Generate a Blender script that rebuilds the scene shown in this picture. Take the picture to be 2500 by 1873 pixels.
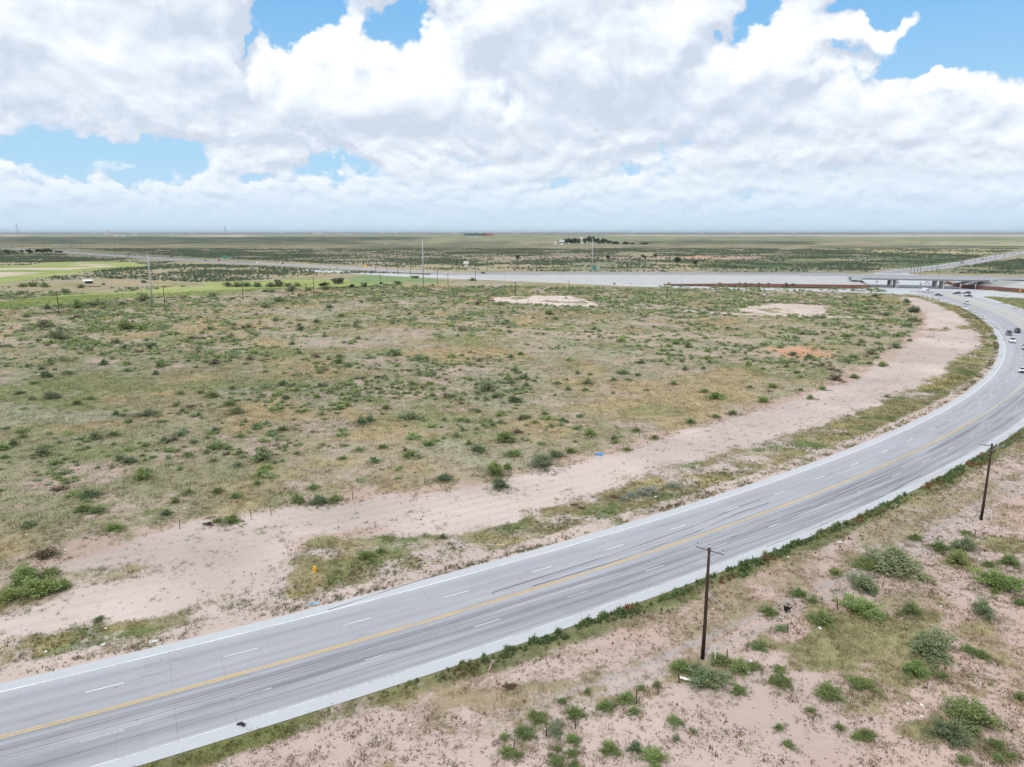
import bpy, bmesh, math, random
import numpy as np
from mathutils import Vector, Matrix
R = math.radians
random.seed(7); rng = np.random.default_rng(7)
for o in list(bpy.data.objects): bpy.data.objects.remove(o)
sc = bpy.context.scene; col = sc.collection

# ------------------------------------------------------------------ camera
F_PX = 1740.0; CAM_H = 42.0; PITCH = math.atan(370.5/F_PX)
cam = bpy.data.objects.new('camera', bpy.data.cameras.new('camera')); col.objects.link(cam)
cam.location = (0, 0, CAM_H); cam.rotation_euler = (R(90)-PITCH, 0, 0)
cam.data.sensor_width = 36; cam.data.lens = F_PX/2500*36
cam.data.clip_start = .5; cam.data.clip_end = 200000
sc.camera = cam
sc.view_settings.view_transform = 'Standard'; sc.view_settings.look = 'None'
sc.view_settings.exposure = 0.50; sc.view_settings.gamma = 1

def at(px, py, z=0.0):
    """point of the photograph (2500 px wide) -> place in the world at height z"""
    u = (px-1250)/F_PX; v = (py-936.5)/F_PX
    dy = math.cos(PITCH)-v*math.sin(PITCH); dz = -math.sin(PITCH)-v*math.cos(PITCH)
    t = (CAM_H-z)/-dz
    return (u*t, dy*t, z)
def at_d(px, py, Y):
    """the height seen at photo point (px,py) at distance Y ahead"""
    v = (py-936.5)/F_PX
    dy = math.cos(PITCH)-v*math.sin(PITCH); dz = -math.sin(PITCH)-v*math.cos(PITCH)
    return CAM_H+dz/dy*Y
def azel(px, py):
    u = (px-1250)/F_PX; v = (py-936.5)/F_PX
    dy = math.cos(PITCH)-v*math.sin(PITCH); dz = -math.sin(PITCH)-v*math.cos(PITCH)
    return math.atan2(u, dy), math.atan2(dz, math.hypot(u, dy))

# ------------------------------------------------------------------ node helper
class NT:
    def __init__(s, tree): s.t = tree; s.n = tree.nodes; s.l = tree.links
    def add(s, typ, ins=None, **kw):
        nd = s.n.new(typ)
        for k, v in kw.items(): setattr(nd, k, v)
        for k, v in (ins or {}).items():
            sk = nd.inputs[k]
            if isinstance(v, bpy.types.NodeSocket): s.l.new(v, sk)
            else: sk.default_value = v
        return nd
    def m(s, op, *a, clamp=False):
        nd = s.n.new('ShaderNodeMath'); nd.operation = op; nd.use_clamp = clamp
        for i, v in enumerate(a):
            if isinstance(v, bpy.types.NodeSocket): s.l.new(v, nd.inputs[i])
            else: nd.inputs[i].default_value = v
        return nd.outputs[0]
    def vm(s, op, *a):
        nd = s.n.new('ShaderNodeVectorMath'); nd.operation = op
        for i, v in enumerate(a):
            if op == 'SCALE' and i == 1: i = 3
            if isinstance(v, bpy.types.NodeSocket): s.l.new(v, nd.inputs[i])
            else: nd.inputs[i].default_value = v
        return nd.outputs[0]
    def mixc(s, f, a, b, mode='MIX'):
        nd = s.n.new('ShaderNodeMix'); nd.data_type = 'RGBA'; nd.blend_type = mode
        for sk, v in ((nd.inputs[0], f), (nd.inputs[6], a), (nd.inputs[7], b)):
            if isinstance(v, bpy.types.NodeSocket): s.l.new(v, sk)
            elif isinstance(v, (tuple, list)): sk.default_value = (*v[:3], 1)
            else: sk.default_value = v
        return nd.outputs[2]
    def sstep(s, x, a, b):
        nd = s.n.new('ShaderNodeMapRange'); nd.interpolation_type = 'SMOOTHSTEP'
        s.l.new(x, nd.inputs[0]); nd.inputs[1].default_value = a; nd.inputs[2].default_value = b
        return nd.outputs[0]
    def noise(s, vec, scale, detail=4, rough=.5, dist=0.0):
        return s.add('ShaderNodeTexNoise', {'Vector': vec, 'Scale': scale, 'Detail': detail, 'Roughness': rough, 'Distortion': dist}).outputs[0]

# ------------------------------------------------------------------ sky, clouds and sun
SUN_EL, SUN_ROT = R(58), R(205)
world = bpy.data.worlds.new('World'); sc.world = world; world.use_nodes = True
wt = NT(world.node_tree); wt.n.clear()
sky = wt.add('ShaderNodeTexSky', sky_type='NISHITA', sun_disc=False, sun_elevation=SUN_EL, sun_rotation=SUN_ROT,
             altitude=900, air_density=1.0, dust_density=.6, ozone_density=1.6)
# a node group: cloud density for a direction
gr = bpy.data.node_groups.new('cloud_density', 'ShaderNodeTree')
gr.interface.new_socket('Dir', in_out='INPUT', socket_type='NodeSocketVector')
gr.interface.new_socket('Dens', in_out='OUTPUT', socket_type='NodeSocketFloat')
g = NT(gr); gi = g.add('NodeGroupInput'); go = g.add('NodeGroupOutput')
D = gi.outputs[0]
sp = g.add('ShaderNodeSeparateXYZ', {0: D}); zz = sp.outputs[2]
# small puffs near the horizon, large masses higher up: three bands of 3-D noise, flattened towards the horizon
D1 = g.vm('MULTIPLY', D, (1, 1, 1.5)); D2 = g.vm('MULTIPLY', D, (1, 1, 1.6)); D3 = g.vm('MULTIPLY', D, (1, 1, 2.2))
warp = g.add('ShaderNodeTexNoise', {'Vector': D1, 'Scale': 8.0, 'Detail': 2.0}).outputs[1]
wv = g.vm('SCALE', g.vm('SUBTRACT', warp, (.5, .5, .5)), .06)
def band(Dx, s1, s2, off, det, vw=.85):
    v = g.vm('ADD', g.vm('ADD', Dx, wv), off)
    n = g.noise(v, s1, det, .60)
    vo = g.add('ShaderNodeTexVoronoi', {'Vector': v, 'Scale': s2, 'Detail': 2.0, 'Roughness': .55, 'Lacunarity': 2.3}, feature='F1', normalize=True).outputs[0]
    return g.m('ADD', g.m('MULTIPLY', n, 1.0), g.m('MULTIPLY', g.m('SUBTRACT', .42, vo), vw))
b1 = band(D1, 5.2, 11.0, (3.1, 1.7, .4), 8); b2 = band(D2, 11.0, 22.0, (.3, 5.2, 1.1), 7, .7); b3 = band(D3, 24.0, 44.0, (7.3, 2.2, .9), 5, .55)
mA = g.sstep(zz, .10, .20); mB = g.sstep(zz, .045, .10)
low = g.m('ADD', g.m('MULTIPLY', b3, g.m('SUBTRACT', 1.0, mB)), g.m('MULTIPLY', b2, mB))
dn = g.m('ADD', g.m('MULTIPLY', low, g.m('SUBTRACT', 1.0, mA)), g.m('MULTIPLY', b1, mA))
az0 = g.m('ARCTAN2', sp.outputs[0], sp.outputs[1]); el0 = g.m('ARCSINE', zz)
wn = g.add('ShaderNodeTexNoise', {'Vector': D, 'Scale': 12.0, 'Detail': 4.0, 'Roughness': .6}).outputs[1]
ws = g.add('ShaderNodeSeparateXYZ', {0: wn})
az = g.m('ADD', az0, g.m('MULTIPLY', g.m('SUBTRACT', ws.outputs[0], .5), .15))
el = g.m('ADD', el0, g.m('MULTIPLY', g.m('SUBTRACT', ws.outputs[1], .5), .11))
def blob(N, a_, e_, px, py, rx, ry, w):
    a, e = azel(px, py); sx = rx/F_PX; sy = ry/F_PX
    q = N.m('ADD', N.m('POWER', N.m('ABSOLUTE', N.m('DIVIDE', N.m('SUBTRACT', a_, a), sx)), 2.0), N.m('POWER', N.m('ABSOLUTE', N.m('DIVIDE', N.m('SUBTRACT', e_, e), sy)), 2.0))
    return N.m('MULTIPLY', N.m('EXPONENT', N.m('MULTIPLY', q, -1.0)), w)
acc = g.m('ADD', dn, g.m('ADD', .03, g.m('MULTIPLY', g.m('MULTIPLY', g.sstep(zz, .02, .07), g.sstep(zz, .20, .11)), -.17)))
HOLES = [(750,15,120,55,-.95), (695,75,60,38,-.5), (985,45,75,60,-.85), (612,125,16,48,-.5), (1205,230,32,45,-.40), (1195,140,30,22,-.25),
         (2440,60,180,90,-1.2), (2210,150,120,20,-.5), (1840,45,55,50,-.7), (2140,12,90,20,-.5), (2060,118,45,14,-.4),
         (230,352,90,26,-.42), (400,360,60,36,-.38), (90,388,110,18,-.36), (170,430,60,18,-.34), (790,408,90,24,-.40), (600,418,60,15,-.34), (1525,405,40,18,-.25), (1330,440,40,14,-.25), (350,415,60,18,-.3),
         (870,90,55,95,.30), (540,140,80,190,.25), (1150,60,80,80,.22), (1640,60,60,70,.3), (2330,165,55,38,.5), (1950,130,130,38,.35), (2180,62,100,26,.35), (1450,180,250,150,.25), (2300,300,250,120,.2), (880,250,250,60,.2)]
for h in HOLES: acc = g.m('ADD', acc, blob(g, az, el, *h))
g.l.new(acc, go.inputs[0])

geo = wt.add('ShaderNodeTexCoord'); Dw = wt.vm('NORMALIZE', geo.outputs['Generated'])
ws2 = wt.add('ShaderNodeSeparateXYZ', {0: Dw}); wz = ws2.outputs[2]
def dens(v):
    nd = wt.n.new('ShaderNodeGroup'); nd.node_tree = gr; wt.l.new(v, nd.inputs[0]); return nd.outputs[0]
# light from above: compare with the density a little higher up (a smaller step near the horizon, where the clouds are small)
stepv = wt.vm('SCALE', (-.010, -.004, .026), wt.m('ADD', .30, wt.m('MULTIPLY', wt.sstep(wz, .05, .25), .70)))
d0 = dens(Dw); d1 = dens(wt.vm('NORMALIZE', wt.vm('ADD', Dw, stepv)))
waz = wt.m('ARCTAN2', ws2.outputs[0], ws2.outputs[1]); wel = wt.m('ARCSINE', wz)
alpha = wt.sstep(d0, .19, .39)
lit = wt.m('MULTIPLY', wt.m('SUBTRACT', d0, d1), 2.5)
GREY = [(1500,190,180,100,-.34), (1450,60,200,80,-.20), (1030,300,210,34,-.34), (150,290,220,38,-.32), (560,325,200,22,-.24), (470,110,120,90,-.20), (60,170,100,70,-.2), (1520,365,210,22,-.32), (1900,330,130,26,-.30),
        (1950,425,260,16,-.2), (1850,250,80,36,-.2), (620,70,110,70,-.14), (1100,10,130,26,-.26), (780,358,200,14,-.24), (1180,392,200,13,-.22), (2250,250,160,30,-.14), (600,190,60,40,-.2), (2200,400,200,14,-.18), (300,235,90,20,-.12),
        (880,140,150,90,.26), (330,190,120,40,.20), (1980,130,180,60,.26), (2300,150,70,50,.2), (1740,30,60,50,.2), (1130,150,80,70,.12), (1700,330,110,16,.14), (1100,210,110,30,.12), (180,40,120,50,.14)]
n_az = wt.m('ADD', waz, wt.m('MULTIPLY', wt.m('SUBTRACT', d0, .5), .07)); n_el = wt.m('ADD', wel, wt.m('MULTIPLY', wt.m('SUBTRACT', d0, .5), .06))
sh = wt.m('ADD', .56, lit)
for h in GREY: sh = wt.m('ADD', sh, blob(wt, n_az, n_el, *h))
sh = wt.m('ADD', sh, wt.m('MULTIPLY', wt.m('SUBTRACT', wt.noise(Dw, 9, 6, .6), .5), .42))
shc = wt.m('MULTIPLY', sh, 1.0, clamp=True)
ramp = wt.add('ShaderNodeValToRGB', {0: shc}); cr = ramp.color_ramp
cr.elements[0].position = .0; cr.elements[0].color = (.46, .51, .59, 1)
cr.elements[1].position = 1.0; cr.elements[1].color = (.71, .725, .74, 1)
e = cr.elements.new(.30); e.color = (.525, .575, .655, 1)
e = cr.elements.new(.62); e.color = (.61, .655, .71, 1)
e = cr.elements.new(.85); e.color = (.67, .70, .735, 1)
cloud = wt.vm('SCALE', ramp.outputs[0], 10.0)
# the clear sky between the clouds
clear = wt.mixc(.80, sky.outputs[0], (1.3, 3.7, 6.6))
hz = wt.sstep(wz, .34, .03)
clear = wt.mixc(wt.m('MULTIPLY', hz, .85), clear, (3.5, 5.3, 6.7))
skyc = wt.mixc(alpha, clear, cloud)
hz2 = wt.sstep(wz, .095, -.005)
skyc = wt.mixc(wt.m('MULTIPLY', hz2, .96), skyc, (4.3, 5.5, 6.7))
bg = wt.add('ShaderNodeBackground', {0: skyc, 1: .1}); wo = wt.add('ShaderNodeOutputWorld'); wt.l.new(bg.outputs[0], wo.inputs[0])
world.cycles.sampling_method = 'MANUAL'; world.cycles.sample_map_resolution = 512

sun = bpy.data.objects.new('sun', bpy.data.lights.new('sun', 'SUN')); col.objects.link(sun)
sun.data.energy = 1.5; sun.data.angle = R(10); sun.data.color = (1, .965, .9)
sdir = Vector((math.sin(SUN_ROT)*math.cos(SUN_EL), math.cos(SUN_ROT)*math.cos(SUN_EL), math.sin(SUN_EL)))
sun.rotation_euler = sdir.to_track_quat('Z', 'Y').to_euler()

# ------------------------------------------------------------------ numpy noise
_T = rng.random((256, 256))
def vnoise(x, y, s, seed=0):
    x = np.asarray(x, float)/s+seed*17.31+1000; y = np.asarray(y, float)/s+seed*9.77+1000
    xi = np.floor(x).astype(int); yi = np.floor(y).astype(int); fx = x-xi; fy = y-yi
    fx = fx*fx*(3-2*fx); fy = fy*fy*(3-2*fy); a = _T[xi & 255, yi & 255]; b = _T[(xi+1) & 255, yi & 255]
    c = _T[xi & 255, (yi+1) & 255]; d = _T[(xi+1) & 255, (yi+1) & 255]
    return (a*(1-fx)+b*fx)*(1-fy)+(c*(1-fx)+d*fx)*fy
def fbm(x, y, s, oct=4, seed=0):
    t = 0; w = 0; a = 1.
    for i in range(oct): t = t+a*vnoise(x, y, s/2**i, seed+i*3); w += a; a *= .55
    return t/w
def sst(x, a, b):
    t = np.clip((x-a)/(b-a), 0, 1); return t*t*(3-2*t)
def topx(x, y):
    cp, sp_ = math.cos(PITCH), math.sin(PITCH)
    f = y*cp+CAM_H*sp_; d = CAM_H*cp-y*sp_; f = np.maximum(f, .1)
    return 1250+F_PX*x/f, 936.5+F_PX*d/f
def sdf(poly, x, y, reach=12):
    """signed distance (positive inside) to a world polygon, evaluated only near it"""
    P = np.array(poly)[:, :2]; out = np.full(x.shape, -1e3)
    m = (x > P[:, 0].min()-reach) & (x < P[:, 0].max()+reach) & (y > P[:, 1].min()-reach) & (y < P[:, 1].max()+reach)
    if not m.any(): return out
    xs, ys = x[m], y[m]; d = np.full(xs.shape, 1e9); ins = np.zeros(xs.shape, bool)
    for i in range(len(P)):
        a = P[i]; b = P[(i+1) % len(P)]; e_ = b-a; L2 = (e_**2).sum()+1e-9
        t = np.clip(((xs-a[0])*e_[0]+(ys-a[1])*e_[1])/L2, 0, 1)
        d = np.minimum(d, np.hypot(xs-a[0]-t*e_[0], ys-a[1]-t*e_[1]))
        c = (a[1] > ys) != (b[1] > ys)
        with np.errstate(divide='ignore', invalid='ignore'):
            xx = (b[0]-a[0])*(ys-a[1])/(b[1]-a[1]+1e-12)+a[0]
        ins ^= c & (xs < xx)
    out[m] = np.where(ins, d, -d); return out
def PX(l): return [at(*p)[:2] for p in l]

# ------------------------------------------------------------------ the curve of the road (measured): a circle about CEN
CEN = np.array([-331., 621.])
def rc(r, th): return (CEN[0]+r*math.cos(R(th)), CEN[1]+r*math.sin(R(th)))
def polar(x, y): return np.hypot(x-CEN[0], y-CEN[1]), np.degrees(np.arctan2(y-CEN[1], x-CEN[0]))
def lerpk(t, ks):
    for (a, va), (b, vb) in zip(ks, ks[1:]):
        if t <= b: f = max(0, (t-a)/(b-a)); f = f*f*(3-2*f); return va+(vb-va)*f
    return ks[-1][1]
TH0, TH1 = -72, -9
EL = lambda t: lerpk(t, [(-72, 627.8), (-46, 627.8), (-26, 623.6), (-16, 625), (-9, 625.5)])     # left pavement edge
LL = lambda t: EL(t)+1.55+.5*min(1, max(0, (t+46)/20))                                             # left white line
YL = lambda t: lerpk(t, [(-72, 636.7), (-40, 636.9), (-28, 635.2), (-18, 634.3), (-9, 636)])      # yellow line, then left edge of the paved median
MR = lambda t: lerpk(t, [(-72, 636.7), (-44.5, 637.1), (-36, 640.5), (-26, 644.5), (-15, 646.5), (-9, 648)])
RL = lambda t: lerpk(t, [(-72, 644.1), (-44.5, 644.4), (-30, 650), (-18, 652.5), (-9, 655)])
ER = lambda t: lerpk(t, [(-72, 645.75), (-44.5, 646), (-30, 652.6), (-20, 654.5), (-13, 658), (-9, 662)])

# ------------------------------------------------------------------ ground zones, all in world metres
DIRT = PX([(-90,1545),(40,1500),(130,1470),(165,1425),(60,1392),(200,1345),(340,1310),(480,1275),(620,1258),(760,1228),(900,1212),(1050,1203),(1200,1185),(1300,1158),(1400,1133),(1500,1108),(1600,1075),(1700,1050),(1800,1015),(1900,985),(2000,952),(2060,930),(2120,905),(2160,885),(2185,868),(2205,850),(2235,830),(2262,800),(2262,770),(2240,750),(2222,738),(2200,727),(2235,727),(2270,737),(2305,754),(2340,770),(2375,795),(2396,825),(2393,848),(2350,868),(2310,885),(2300,908),(2260,930),(2200,960),(2130,990),(2050,1020),(1950,1053),(1850,1083),(1750,1108),(1650,1130),(1560,1158),(1480,1190),(1380,1222),(1280,1246),(1200,1280),(1100,1300),(1000,1300),(900,1292),(760,1302),(715,1340),(695,1380),(690,1425),(640,1455),(560,1470),(470,1480),(380,1492),(260,1506),(130,1530),(0,1560),(-90,1590)])
DLOBE = PX([(100,1395),(420,1372),(410,1395),(330,1410),(230,1432),(180,1430)])     # thin grass inside the bare strip
PAD1 = PX([(1185,736),(1200,727),(1310,721.7),(1390,721.7),(1475,747),(1425,749),(1330,745),(1225,738)])
PAD2 = PX([(1805,757),(1830,748),(1885,742),(1950,743),(2010,745),(2035,762),(1990,771),(1920,768),(1870,770)])
ORANGE = PX([(1880,853),(1960,850),(2030,860),(2035,873),(1970,880),(1900,872)])
TRACK = [PX([(1500,748),(1600,753),(1700,760),(1850,768),(2000,772),(2120,775),(2235,779)]), PX([(1020,779),(1120,794),(1240,802),(1400,812),(1600,822),(1850,837)]),
         PX([(0,830),(60,790),(150,768),(240,752),(330,742),(480,738),(620,722),(800,718),(1000,700),(1100,688)])]
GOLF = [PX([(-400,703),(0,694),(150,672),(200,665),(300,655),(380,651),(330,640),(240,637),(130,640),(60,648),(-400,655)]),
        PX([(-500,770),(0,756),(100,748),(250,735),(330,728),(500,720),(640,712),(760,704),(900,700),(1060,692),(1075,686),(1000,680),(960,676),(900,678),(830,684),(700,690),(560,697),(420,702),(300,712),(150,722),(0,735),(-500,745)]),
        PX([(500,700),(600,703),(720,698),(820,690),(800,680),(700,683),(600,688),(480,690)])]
GRE = PX([(850,683),(860,675),(905,671),(950,670),(1000,673),(1060,681),(1070,690),(1000,693),(920,697),(870,694)])
VERGE_IN = [(1290,1380,650,60)]
# grass mats (photo position, half width, half height, how green 0..1, strength)
MATS = [(2010,1590,190,80,.45,1),(2120,1530,170,55,.4,1),(2230,1475,120,45,.35,.7),(2180,1650,70,30,.35,.9),(2160,1625,90,35,.3,.7),(2290,1500,60,25,.35,.8),(2370,1530,60,22,.3,.8),(2170,1700,120,70,.35,.7),(2270,1780,110,45,.35,.9),(2330,1800,60,25,.4,.8),(2070,1740,60,28,.2,.8),(1680,1640,80,50,.35,.8),(2330,1370,80,30,.4,.8),(2450,1335,80,28,.4,.9),(2230,1400,60,30,.25,.7),(2430,1590,40,20,.3,.6),(2330,1555,30,14,.35,.7),(2250,1830,40,18,.3,.6),(1960,1450,60,20,.3,.4),(2410,1660,35,14,.25,.5),(1320,1770,60,16,.2,.5),(2060,1650,50,26,.2,.5),(2320,1690,45,16,.3,.7)]
ISL = [(800,1330,95,18,.45,.9),(760,1370,60,28,.3,.9),(745,1405,55,24,.15,1),(830,1385,75,18,.55,1),(910,1355,60,15,.4,.8),(870,1335,90,24,.15,.5),(320,1385,60,10,.2,.7),(1000,1265,70,9,.1,.5),(960,1270,60,6,.1,.6),(1350,1245,45,10,.15,1),(2360,800,26,9,.3,1),(2290,806,50,6,.2,.8),(2270,822,40,5,.2,.7)]
FAR = [  # photo box, colour, strength: what grows or lies bare in the far plain; bluish horizon bands have haze painted in
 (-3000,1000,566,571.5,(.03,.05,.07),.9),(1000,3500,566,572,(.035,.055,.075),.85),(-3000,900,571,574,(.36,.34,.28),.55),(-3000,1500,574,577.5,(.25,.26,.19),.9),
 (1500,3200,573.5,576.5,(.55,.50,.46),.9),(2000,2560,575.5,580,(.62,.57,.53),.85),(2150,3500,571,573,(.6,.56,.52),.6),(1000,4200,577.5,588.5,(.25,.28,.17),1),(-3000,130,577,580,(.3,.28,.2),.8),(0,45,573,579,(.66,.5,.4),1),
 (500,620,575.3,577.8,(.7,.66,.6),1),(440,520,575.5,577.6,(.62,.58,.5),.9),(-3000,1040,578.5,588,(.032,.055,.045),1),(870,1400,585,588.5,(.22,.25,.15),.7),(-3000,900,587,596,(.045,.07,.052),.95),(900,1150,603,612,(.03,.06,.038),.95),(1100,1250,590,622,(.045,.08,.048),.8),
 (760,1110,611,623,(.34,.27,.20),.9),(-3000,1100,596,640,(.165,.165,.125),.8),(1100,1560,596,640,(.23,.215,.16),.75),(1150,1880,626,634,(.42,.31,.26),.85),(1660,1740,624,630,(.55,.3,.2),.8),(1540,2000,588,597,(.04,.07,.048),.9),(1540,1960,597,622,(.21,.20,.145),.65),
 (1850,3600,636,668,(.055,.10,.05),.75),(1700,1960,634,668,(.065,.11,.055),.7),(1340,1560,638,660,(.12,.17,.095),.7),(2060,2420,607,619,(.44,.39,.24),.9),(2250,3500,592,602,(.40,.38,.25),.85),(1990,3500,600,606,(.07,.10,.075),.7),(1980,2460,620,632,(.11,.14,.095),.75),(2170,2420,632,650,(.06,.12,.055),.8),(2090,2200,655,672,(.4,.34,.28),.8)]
FAR_DIRT = [(1150,1880,626,634), (760,1110,611,623), (2060,2420,607,619)]
def ell(mt, x, y, PX_, PY_):
    cx, cy, rx, ry = mt[:4]
    return 1-np.hypot((PX_-cx)/rx, (PY_-cy)/ry)

def zones(x, y):
    """soil colour, plant colour, cover (0 bare - 1 closed), brush and speckle amounts"""
    px, py = topx(x, y); r, th = polar(x, y); D_ = np.hypot(x, y); n = len(x)
    px2 = px+ (fbm(x, y, 60, 4, 51)-.5)*np.clip(D_/4, 0, 130); py2 = py+(fbm(x, y, 80, 4, 52)-.5)*5
    n1 = fbm(x, y, 55, 4, 1); n2 = fbm(x, y, 16, 4, 2); n3 = fbm(x, y, 5, 3, 3); nb = fbm(x, y, 130, 3, 9)
    pink = np.array([.51, .43, .395]); orng = np.array([.46, .26, .17]); tanc = np.array([.42, .345, .265]); grey = np.array([.40, .375, .36])
    soil = np.tile(np.array([.445, .35, .295]), (n, 1)); k = sst(n2, .52, .72)[:, None]*.55
    soil = soil*(1-k)+orng*k; k = sst(nb, .5, .7)[:, None]*.6; soil = soil*(1-k)+tanc*k
    gg = np.array([.25, .242, .15]); gt = np.array([.37, .30, .185]); gv = np.array([.19, .22, .10]); gs = np.array([.315, .305, .225])
    veg = np.tile(gg, (n, 1)); k = sst(n1*.6+n2*.4, .44, .62)[:, None]; veg = veg*(1-k)+gt*k
    k = sst(fbm(x, y, 30, 4, 6), .52, .68)[:, None]*.7; veg = veg*(1-k)+gv*k; k = sst(fbm(x, y, 24, 3, 7), .52, .7)[:, None]*.8; veg = veg*(1-k)+gs*k
    cover = .71+.50*(n2-.5)*2+.26*(n1-.5)*2+.34*(n3-.5)*2+.16*sst(x, -15, -80)*sst(y, 270, 200)
    cover = cover+.10*sst(x, -40, -110)*(y < 260)
    brush = np.clip(.5+(fbm(x, y, 70, 3, 21)-.5)*2.2, .05, 1)
    speck = np.full(n, .55)
    def lay(k, s=None, v=None, c=None, b=None, q=None):
        nonlocal soil, veg, cover, brush, speck
        kk = k[:, None]
        if s is not None: soil = soil*(1-kk)+np.array(s)*kk
        if v is not None: veg = veg*(1-kk)+np.array(v)*kk
        if c is not None: cover = cover*(1-k)+c*k
        if b is not None: brush = brush*(1-k)+b*k
        if q is not None: speck = speck*(1-k)+q*k
    # ground beyond 500 m
    far = sst(D_, 380, 620); cover = cover+far*.06
    # golf course, its sunlight put into a lighter grass colour
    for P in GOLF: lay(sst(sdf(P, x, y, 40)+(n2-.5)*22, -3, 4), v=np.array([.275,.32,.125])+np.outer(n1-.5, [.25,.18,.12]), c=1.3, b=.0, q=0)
    lay(sst(sdf(GOLF[0], x, y, 40)+(n2-.5)*10, 14, 60)*sst(fbm(x, y, 50, 3, 77), .42, .6), s=(.52,.44,.36), c=.2)
    lay(sst(sdf(GRE, x, y, 20), -2, 3), v=(.20,.27,.13), c=1.3, b=0, q=0)
    # red scraped strip along the golf course and tracks through the field
    for i, T in enumerate(TRACK):
        P = T+[(a+ (0 if i != 0 else 0), b-(4.5 if i == 2 else 4.0 if i == 0 else 3.0)) for a, b in T[::-1]]
        lay(sst(sdf(P, x, y, 20)+(n3-.5)*3, -1.4, .8)*(1., .55, .7)[i], s=((.56,.50,.45), (.46,.35,.26), (.47,.31,.22))[i], c=(.05, .25, .25)[i], b=.0)
    lay(sst(sdf(PAD1, x, y, 30)+(n3-.5)*9+(n2-.5)*10, -2, 2), s=(.60,.51,.46), c=.12+.6*sst(n2, .58, .7), b=.08, q=.5)
    lay(sst(sdf(PAD2, x, y, 30)+(n3-.5)*12+(n2-.5)*16, -3, 3), s=(.55,.47,.42), c=.12+.6*sst(n2, .55, .68), b=.08, q=.5)
    lay(sst(sdf(ORANGE, x, y, 30)+(n3-.5)*14+(n2-.5)*14, -5, 3), s=(.53,.30,.19), c=.34, b=.2)
    # the strip beside the road, left side
    vs = sst(r, 588, 600)*(r < 629)*(x > -250)*sst(y, 520, 480)
    lay(vs*sst(r, 604, 612), s=pink, v=(.25,.225,.125), c=.66+.20*sst(th, -54, -46)+(n2-.5)*.9+(n3-.5)*.9, b=.0, q=.9)
    lay(vs*sst(fbm(x, y, 9, 3, 31), .55, .7)*sst(r, 606, 612)*.8, v=(.34,.29,.13))
    lay(vs*sst(fbm(x, y, 7, 3, 33), .58, .7)*sst(r, 606, 612)*.8, v=(.12,.17,.065))
    dd = sdf(DIRT, x, y, 20)
    lay(sst(dd, -6, -1)*(r < 612), s=(.465,.355,.30), c=np.clip(cover-.22, .1, 1), b=.03, q=1.0)
    lay(sst(dd+(n3-.5)*5+(n2-.5)*5, -1.5, 1.5), s=pink*(1+.16*(n2[:, None]-.5))*(1-.10*sst(np.sin((r+3*(n1-.5))*2.6), .5, 1)*sst(n1, .35, .55))[:, None], c=.05+.26*sst(fbm(x, y, 6, 3, 35), .60, .76), b=.0, q=.10)
    lay(sst(sdf(DLOBE, x, y, 15)+(n3-.5)*4, -2, 2), v=(.28,.25,.15), c=.62, q=1)
    lay(sst(r+(n3-.5)*1.6, 624.2, 625.4)*(r < 629)*(y < 520), s=(.50,.41,.37), v=(.17,.17,.08), c=.28+.35*sst(n3, .5, .7), b=.0, q=1)
    # right side of the road: weeds at the edge, dry grass, a faint wheel track, then pink soil
    rs = (r > 644)&(y < 520); w = r-np.array(646.+0*r)
    lay(rs*1., s=np.array([.495,.395,.355]), v=(.28,.22,.14), c=.30+(n2-.5)*1.1+(n3-.5)*1.0, b=.0, q=1)
    lay(rs*sst(n1, .5, .6)*.6, s=(.46,.33,.275))
    lay(rs*sst(w, 10.5, 8.5)*sst(th, -61.5, -58.5), v=(.30,.25,.165), c=.62+(n3-.5)*1.0+(n2-.5)*.6, q=.7)
    lay(rs*sst(w+(n3-.5)*3, 3.0, 1.6)*sst(th, -61.5, -59), s=(.30,.26,.20), v=(.18,.19,.09), c=.8)
    lay(rs*sst(w, 3.0, 1.5)*(1-sst(th, -61.5, -59)), v=(.16,.17,.07), c=.9+(n3-.5)*.8)
    lay(rs*sst(np.abs(w-9.2+(n2-.5)*1.2), .7, .25)*sst(th, -60.5, -58.5)*.8, s=(.36,.33,.315), c=.42, q=.3)
    lay(rs*sst(np.abs(w-11.0+(n2-.5)*1.2), .8, .3)*sst(th, -60.5, -58.5)*.5, s=(.37,.34,.33), c=.3)
    lay(rs*sst(th, -34, -28)*sst(r, 652, 656), v=(.17,.2,.08), c=.75)
    nf_ = fbm(x, y, 2.2, 3, 37)
    for m_ in MATS+ISL: lay(sst(ell(m_, x, y, px, py)+(n3-.5)*1.1+(n2-.5)*.5+(nf_-.5)*.8, -.05, .55)*min(1, m_[5]), v=np.array(gt)*(1-m_[4])+np.array([.14,.19,.075])*m_[4], c=.95*m_[5]+.1, q=.6)
    # frontage strip in front of the interchange
    nf = sst(px, 1640, 1700)*sst(py, 704, 707)*(py < 735)*(px > 1500)
    # the far plain
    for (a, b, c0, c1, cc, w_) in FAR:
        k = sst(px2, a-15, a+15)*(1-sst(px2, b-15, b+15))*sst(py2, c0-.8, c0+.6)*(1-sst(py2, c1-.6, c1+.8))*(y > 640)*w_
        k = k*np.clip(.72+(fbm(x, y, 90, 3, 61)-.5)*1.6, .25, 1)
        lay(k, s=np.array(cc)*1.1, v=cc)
        if (a, b, c0, c1) in FAR_DIRT: lay(k, b=.15)
    sx = 1+.35*(n2[:, None]-.5)
    return np.clip(soil*sx, .01, .9), np.clip(veg*(1+.5*(n3[:, None]-.5)), .01, .9), np.clip(cover, 0, 1.3), np.clip(brush, 0, 1), speck

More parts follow.
